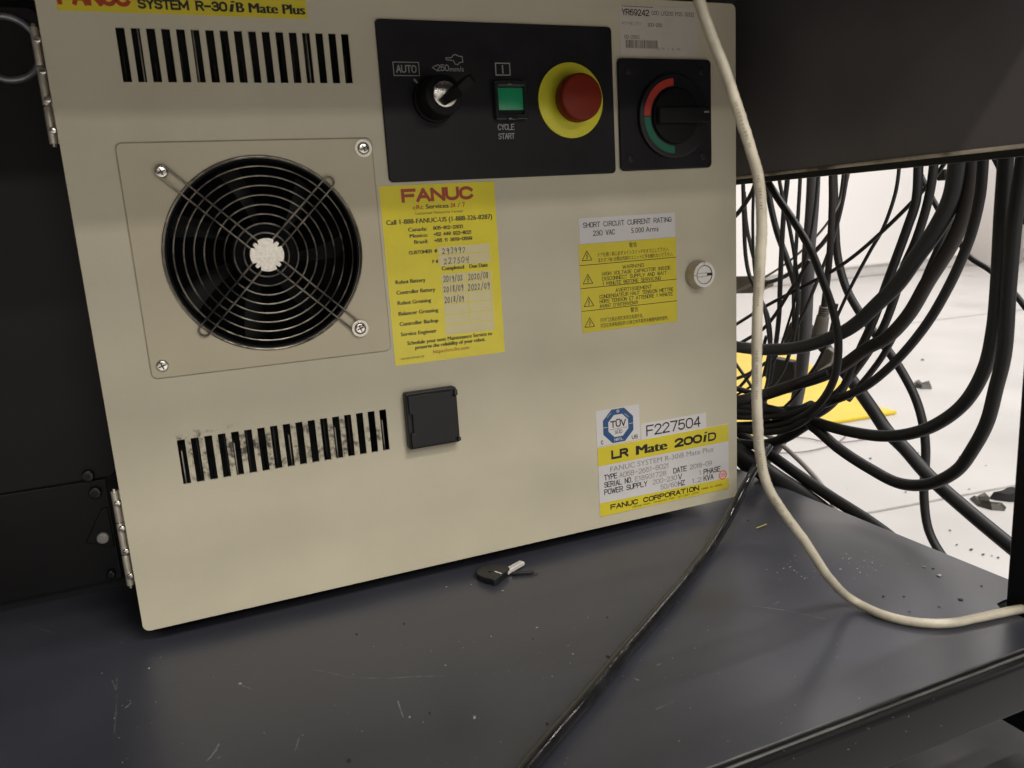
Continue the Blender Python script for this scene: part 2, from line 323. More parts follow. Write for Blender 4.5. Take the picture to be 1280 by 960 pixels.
    def build(s, name, parent=None, smooth=35, center=False):
        me = bpy.data.meshes.new(name); s.bm.normal_update(); s.bm.to_mesh(me); s.bm.free()
        for M in s.mats: me.materials.append(M)
        for p in me.polygons: p.use_smooth = True
        me.set_sharp_from_angle(angle=math.radians(smooth))
        o = bpy.data.objects.new(name, me); COL.objects.link(o)
        if center:
            lo = [min(v.co[k] for v in me.vertices) for k in range(3)]; hi = [max(v.co[k] for v in me.vertices) for k in range(3)]
            c = Vector([(lo[k] + hi[k]) / 2 for k in range(3)]); c.z = lo[2]
            me.transform(Matrix.Translation(-c)); o.location = c
        if parent: attach(o, parent)
        return o

def curve_mesh(cu):
    o = bpy.data.objects.new('tmp', cu); COL.objects.link(o)
    dg = bpy.context.evaluated_depsgraph_get(); dg.update()
    me = bpy.data.meshes.new_from_object(o.evaluated_get(dg)); bpy.data.objects.remove(o)
    (bpy.data.curves).remove(cu); return me

def attach(o, p):
    o.parent = p; k = Matrix.Identity(4); q = p
    while q: k = Matrix.Translation(q.location) @ q.matrix_parent_inverse @ k if False else k; q = q.parent
    o.matrix_parent_inverse = Matrix.Translation(-WORLDLOC.get(p.name, Vector((0, 0, 0))))
WORLDLOC = {}
def thing(name, label, cat, loc, group=None):
    o = bpy.data.objects.new(name, None); COL.objects.link(o); o.location = loc; WORLDLOC[o.name] = Vector(loc); o.empty_display_size = 0.02
    o['label'] = label; o['category'] = cat
    if group: o['group'] = group
    return o
def tag(o, label, cat, group=None):
    o['label'] = label; o['category'] = cat
    if group: o['group'] = group
    return o
def rrect(x0, z0, x1, z1, r, n=6):
    out = []
    for cx, cz, a in ((x1 - r, z1 - r, 0), (x0 + r, z1 - r, 90), (x0 + r, z0 + r, 180), (x1 - r, z0 + r, 270)):
        for k in range(n + 1):
            t = math.radians(a + 90 * k / n); out.append((cx + r * math.cos(t), cz + r * math.sin(t)))
    return out
def circle(x, z, r, n=96):
    return [(x + r * math.cos(2 * math.pi * k / n), z + r * math.sin(2 * math.pi * k / n)) for k in range(n)]
def spline(pts, sub=10):
    P = [Vector(p) for p in pts]; out = []
    P = [2 * P[0] - P[1]] + P + [2 * P[-1] - P[-2]]
    for i in range(1, len(P) - 2):
        a, b, c, d = P[i - 1:i + 3]
        t0 = 0; t1 = t0 + max((b - a).length, 1e-6) ** .5; t2 = t1 + max((c - b).length, 1e-6) ** .5; t3 = t2 + max((d - c).length, 1e-6) ** .5
        for k in range(sub):
            t = t1 + (t2 - t1) * k / sub
            A1 = a * ((t1 - t) / (t1 - t0)) + b * ((t - t0) / (t1 - t0)); A2 = b * ((t2 - t) / (t2 - t1)) + c * ((t - t1) / (t2 - t1)); A3 = c * ((t3 - t) / (t3 - t2)) + d * ((t - t2) / (t3 - t2))
            B1 = A1 * ((t2 - t) / (t2 - t0)) + A2 * ((t - t0) / (t2 - t0)); B2 = A2 * ((t3 - t) / (t3 - t1)) + A3 * ((t - t1) / (t3 - t1))
            out.append(B1 * ((t2 - t) / (t2 - t1)) + B2 * ((t - t1) / (t2 - t1)))
    out.append(P[-2]); return out
mm = 0.001
TZ = -0.0105                                    # top of the bench shelf
FZ = -0.17                                      # room floor

# ------------------------------------------------------------------ setting: floor, wall
f = MB(); f.quad([(-12, -12, FZ), (14, -12, FZ), (14, 12, FZ), (-12, 12, FZ)], FLOORM); JOINT = mat('floor_joint', (0.36, 0.345, 0.33), 0.7, var=0.2)
for x0, y0, x1, y1, wd in ((0.70, 0.24, 2.6, 0.02, .0025), (0.75, 1.5, 5.5, 1.05, .004)):
    n_ = Vector((y1 - y0, x0 - x1, 0)).normalized() * wd; f.quad([Vector((x0, y0, FZ + .0008)) + n_, Vector((x0, y0, FZ + .0008)) - n_, Vector((x1, y1, FZ + .0008)) - n_, Vector((x1, y1, FZ + .0008)) + n_], JOINT)
o = f.build('floor'); o['kind'] = 'structure'
w = MB(); w.box((-4, 2.69, FZ), (12, 2.85, 3.0), WALLM); o = w.build('wall'); o['kind'] = 'structure'
w = MB(); w.box((-4, 2.66, FZ + 0.001), (12, 2.69, FZ + 0.055), SKIRT, 0.004); w.box((-4, 2.652, FZ + 0.056), (12, 2.69, FZ + 0.066), SKIRT, 0.002)
o = w.build('skirting_board'); o['kind'] = 'structure'
w = MB(); w.box((4.15, 2.50, FZ), (4.42, 2.69, 0.36), PILLAR, 0.01); o = w.build('column_stub'); tag(o, 'pale grey box standing against the far white wall', 'box')

# ------------------------------------------------------------------ the bench
bench = thing('workbench', 'dark grey steel workbench frame the beige controller stands in, with scratched shelf', 'workbench', (0.0, 0.1, FZ))
b = MB()
sh = [(-0.70, -0.2570), (0.546, -0.2570), (0.546, -0.2625), (0.4985, -0.2625), (0.4985, -0.2570)][:1] + [(0.4985, -0.2570), (0.4985, -0.232), (0.4970, -0.2215), (0.5005, -0.2160), (0.5075, -0.2150), (0.537, -0.2150), (0.537, 0.62), (-0.70, 0.62)]
b.slab(sh, BENCHM, TZ - 0.002, TZ, plane='xy')
def on_shelf(px, py): return hit(2, TZ, px, py)
def scr(pts, wd, M):
    P = [on_shelf(*p) for p in pts]
    P = spline(P, 5) if len(P) > 2 else [P[0].lerp(P[1], k / 6) for k in range(7)]
    for k in range(len(P) - 1):
        a, c = P[k], P[k + 1]; d = (c - a).normalized(); n = Vector((-d.y, d.x, 0)) * wd / 2
        j0 = random.uniform(.35, 1.2); z = Vector((0, 0, 0.00012))
        b.quad([a - n * j0 + z, c - n * j0 + z, c + n * j0 + z, a + n * j0 + z], M)
for p, wd, M in [([(390, 837), (412, 841), (432, 846), (480, 848), (520, 846), (556, 845)], .0005, SCRATCH),
                 ([(150, 868), (200, 859), (240, 848)], .0006, SCRATCHF), ([(146, 842), (146, 872), (143, 918)], .0010, SCRATCHF), ([(140, 850), (147, 868)], .0012, SCRATCHF),
                 ([(156, 886), (165, 878)], .0008, SCRATCH), ([(258, 952), (266, 943), (274, 930)], .0007, SCRATCH), ([(369, 939), (374, 922)], .0005, SCRATCH), ([(272, 948), (278, 945)], .0007, SCRATCH),
                 ([(297, 855), (305, 858), (314, 861)], .0008, SCRATCH), ([(935, 757), (980, 763), (1032, 774)], .0006, SCRATCH), ([(996, 775), (1012, 778), (1030, 781)], .0012, SCRATCHF),
                 ([(497, 875), (500, 885), (504, 897)], .0006, SCRATCH), ([(820, 887), (833, 881), (842, 877)], .0006, SCRATCH), ([(722, 918), (760, 905), (815, 893)], .0004, SCRATCHF),
                 ([(793, 848), (799, 851)], .0010, SCRATCH), ([(591, 895), (595, 896)], .0012, SCRATCH), ([(950, 632), (964, 632)], .0006, SCRATCH), ([(1007, 637), (1018, 638)], .0006, SCRATCH),
                 ([(33, 780), (70, 793)], .0009, SCRATCHF), ([(820, 832), (826, 830)], .0008, SCRATCH), ([(556, 955), (576, 951)], .0009, SCRATCHF), ([(968, 756), (974, 752)], .0007, SCRATCH)]:
    scr(p, wd, M)
shelf = b.build('shelf', bench)
b = MB(); pts = [Vector((-.70 + k * .01, -.2570 + random.uniform(-.00006, .00006), TZ - .0006 + random.uniform(-.00005, .00005))) for k in range(120)]; b.tube(pts, .0006, EDGEHI, 6); b.build('painted_edge_highlight', shelf)  # thin tube carrying the painted highlight of the sheet edge
b = MB(); b.box((-0.70, -0.2680, -0.0410), (0.60, -0.2610, TZ - 0.0006), RAILM, 0.0022, 3); fr = b.build('front_rail', bench)
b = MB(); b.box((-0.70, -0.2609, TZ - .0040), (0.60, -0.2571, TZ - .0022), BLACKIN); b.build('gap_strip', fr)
b = MB(); pts = [Vector((-.70 + k * .01, -.2612 + random.uniform(-.00006, .00006), TZ - .0009 + random.uniform(-.00005, .00005))) for k in range(131)]; b.tube(pts, .0008, EDGEHI, 6); b.build('painted_edge_highlight', fr)  # thin tube carrying the painted highlight of the rail lip
b = MB(); b.box((0.5030, -0.2595, -0.0905), (0.5430, -0.2195, 0.60), RAILM, 0.0025, 3); b.build('corner_post', bench)
b = MB(); b.box((0.5400, 0.4, FZ + .001), (0.5800, 0.44, 0.60), RAILM, 0.0025, 3); b.build('corner_post', bench)
b = MB(); b.box((0.504, -0.2190, 0.2690), (0.540, 0.395, 0.41), BENCHS, 0.0015); sp = b.build('side_panel', bench)
b = MB(); b.box((0.5075, -0.2185, 0.2635), (0.516, 0.394, 0.2688), BLACKIN); b.build('panel_flange', sp)
b = MB(); b.box((0.5030, -0.2185, 0.2678), (0.5074, 0.394, 0.2702), TRIMHI, 0.0006); b.build('highlight_trim', sp)  # edge strip coloured as the lit highlight under the panel
b = MB(); b.box((-0.70, -0.2535, 0.410), (0.56, 0.62, 0.435), BENCHS, 0.002); b.build('worktop', bench)
b = MB(); b.box((-0.70, -0.2540, 0.387), (0.5025, -0.2150, 0.4095), RAILM, 0.003); b.build('top_rail', bench)
for x, y in ((0.30, 0.05), (0.30, 0.5), (-0.6, -0.2), (-0.6, 0.5)):
    b = MB(); b.box((x - .02, y - .02, FZ + .001), (x + .02, y + .02, TZ - 0.0025), BENCHS, 0.002); b.build('leg', bench)

b = MB(); b.box((0.40, -0.2600, -0.036), (0.5025, -0.205, -0.020), RAILM, .001); b.box((0.5435, -0.2600, -0.036), (0.56, -0.205, -0.020), RAILM, .001); b.box((0.5030, -0.2190, -0.036), (0.5430, -0.205, -0.020), RAILM, .001); b.build('added_notch_backing', bench)  # added dark backing so the notch beside the post looks shaded
b = MB(); b.box((-0.68, -0.255, -0.128), (0.58, 0.60, -0.122), SHADEM, .002); b.build('floor_shade_plate', bench)  # added dark sheet, painted as the shaded floor below the shelf

# dust and crumbs lying on the shelf
d = MB()
def crumb(px, py, r, M):
    c = on_shelf(px, py); t = bmesh.new(); bmesh.ops.create_icosphere(t, subdivisions=1, radius=1)
    k = random.uniform(.6, 1.5); a = random.uniform(0, 3)
    for v in t.verts:
        v.co *= random.uniform(.7, 1.25)
        x, y = v.co.x * k, v.co.y / k
        v.co = Vector((c.x + r * (x * math.cos(a) - y * math.sin(a)), c.y + r * (x * math.sin(a) + y * math.cos(a)), TZ + 0.0002 + max(0, v.co.z + .3) * r * .45))
    d.merge(t, M)
for _ in range(34): crumb(random.gauss(1010, 32), random.gauss(709, 10), random.uniform(.0002, .0005), SPECK)
for _ in range(26): crumb(random.gauss(1085, 20), random.gauss(704, 6), random.uniform(.0002, .0006), SPECK)
for _ in range(85): crumb(random.uniform(20, 1180), random.uniform(800, 955), random.uniform(.00015, .00032), SPECK)
for _ in range(32): crumb(random.uniform(560, 900), random.uniform(725, 850), random.uniform(.00015, .00035), SPECK)
for px, py, r in ((1174, 720, .0018), (1155, 709, .0012), (1090, 704, .0009), (589, 731, .0006), (628, 739, .0008), (558, 734, .0006), (186, 836, .0007), (557, 832, .0006), (300, 855, .0009), (512, 897, .0007), (593, 898, .0009), (1050, 712, .0008), (1075, 716, .0007), (671, 785, .0006), (614, 796, .0006), (716, 818, .0005)): crumb(px, py, r, SPECK)
for px, py, r in ((1104, 746, .0010), (1130, 746, .0008), (1201, 750, .0014), (1166, 711, .0008), (1227, 733, .0008), (1174, 759, .0007), (1137, 765, .0006), (935, 651, .0009), (505, 780, .0008), (760, 821, .0010), (684, 905, .0009), (436, 951, .0012), (446, 793, .0010), (759, 772, .0007), (537, 892, .0009), (666, 799, .0006)): crumb(px, py, r, SPECKD)
o = d.build('dust', center=True); o['kind'] = 'stuff'; o['label'] = 'pale specks and dark crumbs scattered on the dark shelf'
b = MB(); b.tube(spline([on_shelf(945, 661) + Vector((0, 0, .0006)), on_shelf(952, 659) + Vector((0, 0, .0009)), on_shelf(958, 656) + Vector((0, 0, .0006))], 4), .0005, SLIVER, 6)
tag(b.build('sliver', center=True), 'thin yellow sliver lying on the dark shelf right of the controller', 'sliver')

# ------------------------------------------------------------------ dark cabinet at the left
cab = thing('dark_cabinet', 'tall black steel cabinet standing left of and behind the beige controller', 'cabinet', (-0.22, 0.25, TZ))
b = MB(); b.box((-0.46, 0.1005, 0.000), (0.0040, 0.5, 0.405), CABB, 0.002); b.box((-0.44, 0.112, TZ), (-0.01, 0.48, 0.002), BLACKIN); b.build('body', cab)
b = MB(); b.slab(rrect(-0.455, 0.0803, -0.0100, 0.4, 0.006), CABM, 0.0982, 0.1002, bev=.0006); b.build('upper_plate', cab)
b = MB(); b.slab([(-0.455, 0.0005), (-0.0180, 0.0005), (-0.0180, 0.0790), (-0.455, 0.0790)], CABB, 0.0985, 0.1002, bev=.0005); b.build('lower_plate', cab)
b = MB(); b.slab([(-0.0375, 0.034), (-0.0195, 0.0265), (-0.0195, 0.0575), (-0.0235, 0.0575)], CABB, 0.0965, 0.0983, bev=.0005); b.build('bracket', cab)
for (x, z, r, M) in ((-0.0284, 0.0839, .0042, BOLTB), (-0.0257, 0.0705, .0044, BOLTB), (-0.0257, 0.0357, .0042, BOLTS), (-0.0248, 0.0066, .0030, BOLTB)):
    b = MB(); b.cyl((x, 0.0982, z), (x, 0.0935, z), r, M, 24, bev=.0008)
    if M is BOLTB: b.cyl((x, 0.0936, z), (x, 0.0930, z), r * .5, BLACKIN, 6)
    o = b.build('bolt', cab)
    if M is BOLTS: o['label'] = 'round zinc bolt head'
b = MB(); b.torus((-0.0310, 0.0975, 0.3744), (0, 1, 0), 0.0195, 0.0024, mat('pale_ring', (0.20, 0.20, 0.22), 0.3, 0.5, var=0.5, scale=60), 72, 12); b.cyl((-0.0310, 0.0981, 0.3744), (-0.0310, 0.0970, 0.3744), 0.0185, CABB, 48)
b.build('round_port', cab)

# ------------------------------------------------------------------ robot controller
ctl = thing('robot_controller', 'beige robot controller cabinet with fan grille, warning stickers and red emergency button', 'controller', (0.235, 0.2, TZ))
H = 0.396
b = MB()                                        # hollow body shell behind the door
b.box((0.008, 0.014, 0.004), (0.010, 0.40, 0.392), PAINT); b.box((0.460, 0.014, 0.004), (0.462, 0.40, 0.392), PAINT)
b.box((0.0105, 0.014, 0.390), (0.4595, 0.40, 0.392), PAINT); b.box((0.0105, 0.014, 0.004), (0.4595, 0.40, 0.006), BLACKIN); b.box((0.0105, 0.398, 0.0065), (0.4595, 0.40, 0.3895), PAINT)
b.box((0.012, 0.050, 0.008), (0.458, 0.052, 0.388), BLACKIN)
for x in (0.03, 0.41): b.box((x, 0.06, TZ), (x + .03, 0.37, 0.004), BLACKIN)
body = b.build('body', ctl)
b = MB()                                        # the door: a steel sheet with slots and a fan opening, folded edges
holes = [circle(0.1049, 0.2337, 0.0592)]
for k in range(17):
    x = 0.0378 + k * (0.1662 - 0.0378) / 16; holes.append([(x, 0.3371), (x + .0047, 0.3371), (x + .0047, 0.3666), (x, 0.3666)])
    x = 0.0367 + k * (0.1669 - 0.0367) / 16; holes.append([(x, 0.0933), (x + .0047, 0.0933), (x + .0047, 0.1226), (x, 0.1226)])
b.slab(rrect(0, 0, 0.47, H, 0.0045), PAINT, 0.0, 0.0016, holes)
out = rrect(0.0, 0.0, 0.47, H, 0.0045); inn = rrect(0.0014, 0.0014, 0.4686, H - .0014, 0.0035)
b.slab(out, PAINT, 0.00165, 0.012, [inn])
b.build('door', ctl)
for k in range(17):                             # one fin behind every slot
    for x0, z0, z1 in ((0.0378 + k * .008025, .330, .372), (0.0367 + k * .0081375, .088, .128)):
        x = x0 + (0.0012, 0.0030, 0.0022, 0.0036, 0.0008)[k % 5]; b = MB()
        b.box((x, .009, z0), (x + .0007, .016, z0 + (z1 - z0) * (0.62, 0.95, 0.45, 0.8)[k % 4]), (HINGEM, PLUGD, FANBLACK, PLUGD)[(k * 7 + int(z0 * 100)) % 4], .0001)
        b.build('louver_fin', ctl)

# hinges
for z0, z1 in ((0.0314, 0.0957), (0.3036, 0.3670)):
    b = MB(); x = -0.0034; yb = 0.0045
    b.box((-0.0045, 0.0075, z0 + .001), (0.004, 0.0090, z1 - .001), HINGEM, .0003)
    L = (z1 - z0) / 3
    for k in range(3): b.cyl((x, yb, z0 + k * L + .0004), (x, yb, z0 + (k + 1) * L - .0004), .0021, HINGEM, 18, bev=.0004)
    hg = b.build('hinge', ctl)
    b = MB(); b.cyl((x, yb, z0 - .0012), (x, yb, z1 + .0012), .0012, STEEL, 12); b.build('pin', hg)
    for q in (.12, .38, .62, .88):
        b = MB(); zz = z0 + q * (z1 - z0); b.cyl((x + .0012, .0045, zz), (x + .0012, .0006, zz), .0019, STEEL, 18, bev=.0007); b.build('rivet', hg)

# fan with its plate and guard
FX, FZc = 0.1049, 0.2337
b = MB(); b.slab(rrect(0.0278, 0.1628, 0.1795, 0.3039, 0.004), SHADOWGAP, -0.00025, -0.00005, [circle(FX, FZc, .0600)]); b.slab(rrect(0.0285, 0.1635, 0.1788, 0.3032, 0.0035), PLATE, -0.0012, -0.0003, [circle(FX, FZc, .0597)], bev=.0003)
plate = b.build('fan_plate', ctl)
def screw(x, z, y, washer, r=.0042):
    s = MB()
    if washer: s.ring((x, y, z), (0, -1, 0), r * .95, r * 1.32, .0007, HUBCAP, 40)
    s.cyl((x, y + .0002, z), (x, y - .0016, z), r, STEEL, 28, r1=r * .72, bev=.0005)
    for a in (20, 110):
        c, n = math.cos(math.radians(a)), math.sin(math.radians(a)); p = r * .55; q = r * .1; yy = y - .00165
        s.flat([(x + c * p - n * q, z + n * p + c * q), (x - c * p - n * q, z - n * p + c * q), (x - c * p + n * q, z - n * p - c * q), (x + c * p + n * q, z + n * p - c * q)], INK, yy - a * 1e-7)
    return s.build('screw', plate)
screw(0.1731, 0.2969, -.0012, True); screw(0.0352, 0.1710, -.0012, False); screw(0.0508, 0.2862, -.0034, False); screw(0.1588, 0.1810, -.0034, True)
b = MB()
yg = -0.0022
b.torus((FX, yg + .0006, FZc), (0, 1, 0), 0.0602, 0.00075, WIRE, 96)
for k in range(8): b.torus((FX, yg, FZc), (0, 1, 0), 0.0137 + k * 0.00580, 0.00054, WIRE, 90)
for ang, ln in ((135.5, 0.0755), (44.5, 0.0608), (-44.5, 0.0755), (-134.5, 0.0608)):
    a = math.radians(ang); e = Vector((math.cos(a), 0, math.sin(a))); n = Vector((-e.z, 0, e.x)); c = Vector((FX, yg - .0012, FZc)); hw = .0034
    pts = [c + e * .008 + n * hw] + [c + e * (ln - .004) + n * hw] + [c + e * ln + n * hw * math.cos(t) + e * hw * math.sin(t) for t in [math.pi * k / 10 for k in range(11)]] + [c + e * (ln - .004) - n * hw, c + e * .008 - n * hw]
    b.tube(pts, .00068, WIRE, 8)
guard = b.build('fan_guard', ctl)
b = MB()
hubo = []
for k in range(64):
    a = 2 * math.pi * k / 64; am = (math.degrees(a) % 90); r = .0104 if not (30 < am < 37 or 52 < am < 60) else .0080
    hubo.append((FX + r * math.cos(a), FZc + r * math.sin(a)))
b.slab(hubo, HUBCAP, yg - .0034, yg - .0002, bev=.0002); b.build('hub_cap', guard)
b = MB(); b.ring((FX, .046, FZc), (0, -1, 0), .0578, .0591, .0470, FANBLACK, 96)
fan = b.build('fan', ctl)
b = MB(); b.cyl((FX, .035, FZc), (FX, .010, FZc), .021, FANBLACK, 48, bev=.002); b.build('motor_hub', fan)
for k in range(7):
    t = bmesh.new(); a0 = 2 * math.pi * k / 7; rows = []
    for i in range(6):
        r = .021 + i * .0072
        rows.append([t.verts.new((FX + r * math.cos(a0 + .1 * i * .4 + u * .62), .014 + u * .018 + .002 * math.sin(u * 3), FZc + r * math.sin(a0 + .1 * i * .4 + u * .62))) for u in [j / 5 for j in range(6)]])
    for i in range(5):
        for j in range(5): t.faces.new((rows[i][j], rows[i + 1][j], rows[i + 1][j + 1], rows[i][j + 1]))
    bmesh.ops.solidify(t, geom=list(t.faces), thickness=.0012)
    b = MB(); b.merge(t, FANBLACK); b.build('blade', fan)

# operator panel
b = MB(); b.slab(rrect(0.1883, 0.2747, 0.3600, 0.3760, 0.003), PANEL, -0.0018, -0.00005, bev=.0007)
y = -0.0021
b.text('AUTO', .1993, .3434, .0137, .0048, PRINT, y, .006); b.line([(.1976, .3417), (.2147, .3417), (.2147, .3499), (.1976, .3499), (.1976, .3417)], .0005, PRINT, y)
b.text('<250', .2235, .3447, .0119, .0042, PRINT, y, .004); b.text('mm/s', .2358, .3446, .0099, .0030, PRINT, y, .004)
b.text('CYCLE', .2677, .3066, .0124, .0041, PRINT, y, .006); b.text('START', .2676, .3006, .0124, .0040, PRINT, y, .006)
b.line([(.2688, .3426), (.2792, .3426), (.2792, .3502), (.2688, .3502), (.2688, .3426)], .0007, PRINT, y); b.line([(.2739, .3440), (.2739, .3488)], .0009, PRINT, y)
hand = [(.2338, .3530), (.2378, .3532), (.2390, .3548), (.2408, .3552), (.2424, .3543), (.2452, .3540), (.2455, .3506), (.2430, .3502), (.2418, .3488), (.2400, .3492), (.2388, .3514), (.2340, .3518), (.2338, .3530)]
b.line(hand, .0005, PRINT, y); b.line([(.2110, .3392), (.2138, .3362)], .0013, PRINT, y)
b.build('operator_panel', ctl)
SX, SZ = .2235, .3265
b = MB(); b.cyl((SX, -.0019, SZ), (SX, -.0060, SZ), .0148, DARKP, 48, bev=.0008); b.cyl((SX, -.006, SZ), (SX, -.0235, SZ), .0138, DARKP, 48, r1=.0125, bev=.0012)
sel = b.build('selector_switch', ctl)
b = MB(); b.cyl((SX, -.0234, SZ), (SX, -.0262, SZ), .0080, STEEL, 40, bev=.0006); b.build('lock_face', sel)
th = math.radians(40); kb = MB()
e = Vector((math.cos(th), 0, math.sin(th))); n = Vector((-e.z, 0, e.x)); c0 = Vector((SX, 0, SZ))
prof = [(-.0058, -.0262), (.0060, -.0262), (.0090, -.029), (.0118, -.034), (.0128, -.041), (.0120, -.050), (.0085, -.0540), (-.0010, -.0535), (-.0044, -.047), (-.0056, -.038), (-.0060, -.031), (-.0060, -.028)]
t = bmesh.new(); A = [t.verts.new(c0 + e * u + Vector((0, v, 0)) + n * .0006) for u, v in prof]; B = [t.verts.new(c0 + e * u + Vector((0, v, 0)) - n * .0048) for u, v in prof]
t.faces.new(A); t.faces.new(B[::-1])
for k in range(len(A)): t.faces.new((A[k - 1], A[k], B[k], B[k - 1]))
bmesh.ops.recalc_face_normals(t, faces=t.faces); bmesh.ops.bevel(t, geom=[q for q in t.edges if q.calc_face_angle(0) > 1.2], offset=.0005, segments=2, affect='EDGES'); kb.merge(t, DARKP); kb.build('selector_key', sel)
b = MB(); b.slab(rrect(.2655, .3130, .2895, .3385, .0012), CLEARB, -.0065, -.0019, [rrect(.2678, .3165, .2868, .3350, .0006)], bev=.0006); b.slab(rrect(.2675, .3160, .2870, .3360, .0004), CLEARB, -.0035, -.0019)
st = b.build('start_button', ctl)
b = MB(); b.box((.2682, -.0048, .3195), (.2868, -.0036, .3340), GREEN, .0004); b.build('green_lens', st)
b = MB(); b.box((.2745, -.0072, .3355), (.2790, -.0060, .3374), CLEARB, .0003); b.build('lens_clip', st); b = MB(); b.box((.2735, -.0085, .3125), (.2800, -.0062, .3142), CLEARB, .0003); b.build('lens_clip', st)
EX, EZ = .3247, .3258
b = MB(); b.cyl((EX, -.0017, EZ), (EX, -.0100, EZ), .0125, PLASTIC, 40)
es = b.build('emergency_stop', ctl)
b = MB(); b.cyl((EX, -.00185, EZ), (EX, -.0031, EZ), .0256, RINGY, 72, bev=.0003); b.build('yellow_ring', es)
b = MB(); b.cyl((EX, -.0090, EZ), (EX, -.0205, EZ), .0163, REDCAP, 56, r1=.0158, bev=.0022); b.build('red_cap', es)

# main disconnect switch
DX, DZ = .4092, .3140
b = MB(); b.slab(rrect(.3639, .2759, .4449, .3550, .0035), PANEL, -.0030, -.00005, bev=.0009)
for x in (.3725, .4365):
    for z in (.2845, .3465): b.cyl((x, -.0029, z), (x, -.0036, z), .0030, PLASTIC, 20, bev=.0003)
dis = b.build('disconnect_switch', ctl)
b = MB(); b.cyl((DX, -.0029, DZ), (DX, -.0062, DZ), .0305, PLASTIC, 64, bev=.0012)
for a0, a1, M in ((92, 179, REDARC), (181, 268, GRNARC)):
    A = [math.radians(a0 + (a1 - a0) * k / 24) for k in range(25)]
    b.slab([(DX + .0268 * math.cos(a), DZ + .0268 * math.sin(a)) for a in A] + [(DX + .0215 * math.cos(a), DZ + .0215 * math.sin(a)) for a in A[::-1]], M, -.0066, -.0060)
b.build('dial', dis)
b = MB(); b.cyl((DX, -.0061, DZ), (DX, -.0095, DZ), .0205, DARKP, 56, r1=.0200, bev=.0012); b.box((DX - .019, -.0150, DZ - .0060), (DX + .0262, -.0090, DZ + .0060), DARKP, .0018, 3)
b.flat([(DX + .0200, DZ + .0010), (DX + .0245, DZ + .0010), (DX + .0245, DZ + .0023), (DX + .0200, DZ + .0023)], MIDINK, -.01512); b.build('rotary_handle', dis)

# port cover and lock
b = MB(); b.slab(rrect(.1842, .0925, .2216, .1330, .0015), PLASTIC, -.0070, -.0001, bev=.0008)
pc = b.build('port_cover', ctl)
b = MB(); b.slab([(.1858, .0942), (.2176, .0942), (.2176, .0965), (.2208, .0965), (.2208, .1268), (.2176, .1268), (.2176, .1312), (.1858, .1312), (.1858, .1180), (.1878, .1180), (.1878, .1048), (.1858, .1048)], PLASTIC, -.0092, -.0071, bev=.0005); b.build('flap', pc)
b = MB(); b.cyl((.2206, -.0072, .0938), (.2206, -.0072, .0960), .0016, PLASTIC_G, 12); b.build('hinge_pin', pc); b = MB(); b.cyl((.2206, -.0072, .1272), (.2206, -.0072, .1310), .0016, PLASTIC_G, 12); b.build('hinge_pin', pc)
LX, LZ = .4315, .1943
b = MB(); b.cyl((LX, -.0001, LZ), (LX, -.0095, LZ), .0113, HINGEM, 56, r1=.0100, bev=.0004)
lk = b.build('door_lock', ctl)
b = MB(); b.ring((LX, -.0095, LZ), (0, -1, 0), .0073, .0098, .0006, SATIN, 56); b.cyl((LX, -.0094, LZ), (LX, -.0098, LZ), .0070, SATIN, 48)
for z in (.0013, -.0013): b.line([(LX - .0066, LZ + z), (LX + .0030, LZ + z)], .0003, MIDINK, -.00995)
b.flat([(LX + .0026, LZ - .0011), (LX + .0068, LZ - .0011), (LX + .0068, LZ + .0011), (LX + .0026, LZ + .0011)], INK, -.01005)
b.line([(LX - .0002, LZ + .0077), (LX - .0002, LZ + .0096)], .0004, MIDINK, -.01015); b.line([(LX - .0096, LZ), (LX - .0078, LZ)], .0004, MIDINK, -.01015)
b.ring((LX, -.0096, LZ), (0, -1, 0), .00695, .0074, .00058, INK, 48); b.build('lock_cylinder', lk)
b = MB(); b.cyl((.4625, .034, .062), (.4800, .034, .062), .0150, CONDUIT, 40, r1=.0125, bev=.002); b.cyl((.480, .034, .062), (.487, .034, .062), .0085, PLUGD, 32); b.build('cable_gland', ctl)

# ---- stickers, each one mesh with its printing
YS, YT, YI = -.00005, -.00022, -.00034
def sticker(x0, z0, x1, z1, M, r=.0008, yt=YT):
    s = MB(); s.slab(rrect(x0, z0, x1, z1, r, 3), M, yt, YS); return s
def words(s, rows, y=YI):
    for body, x, z, w_, cap, M, bold in rows: s.text(body, x * mm, z * mm, w_ * mm, cap * mm, M, y, bold)
DIG = {'0': [[(.5, 1), (.15, .7), (.1, .3), (.4, 0), (.75, .3), (.8, .75), (.5, 1)]], '1': [[(.55, 1), (.4, 0)]], '2': [[(.1, .75), (.35, 1), (.7, .85), (.6, .5), (.05, 0), (.35, .08), (.85, .05)]],
       '3': [[(.15, .9), (.5, 1), (.75, .8), (.45, .55), (.75, .3), (.5, 0), (.1, .08)]], '4': [[(.3, .95), (.15, .45), (.8, .5)], [(.8, 1.1), (.6, -.15)]], '5': [[(.8, 1), (.35, .95), (.25, .55), (.6, .6), (.7, .25), (.4, 0), (.1, .1)]],
       '7': [[(.1, .95), (.85, 1), (.45, 0)]], '8': [[(.7, .9), (.35, 1), (.25, .75), (.7, .3), (.5, 0), (.2, .2), (.5, .55), (.75, .85), (.6, 1)]], '9': [[(.75, .8), (.45, 1), (.2, .7), (.5, .5), (.75, .8), (.7, .3), (.5, -.1)]],
       '/': [[(.85, 1.2), (.1, -.15)]]}
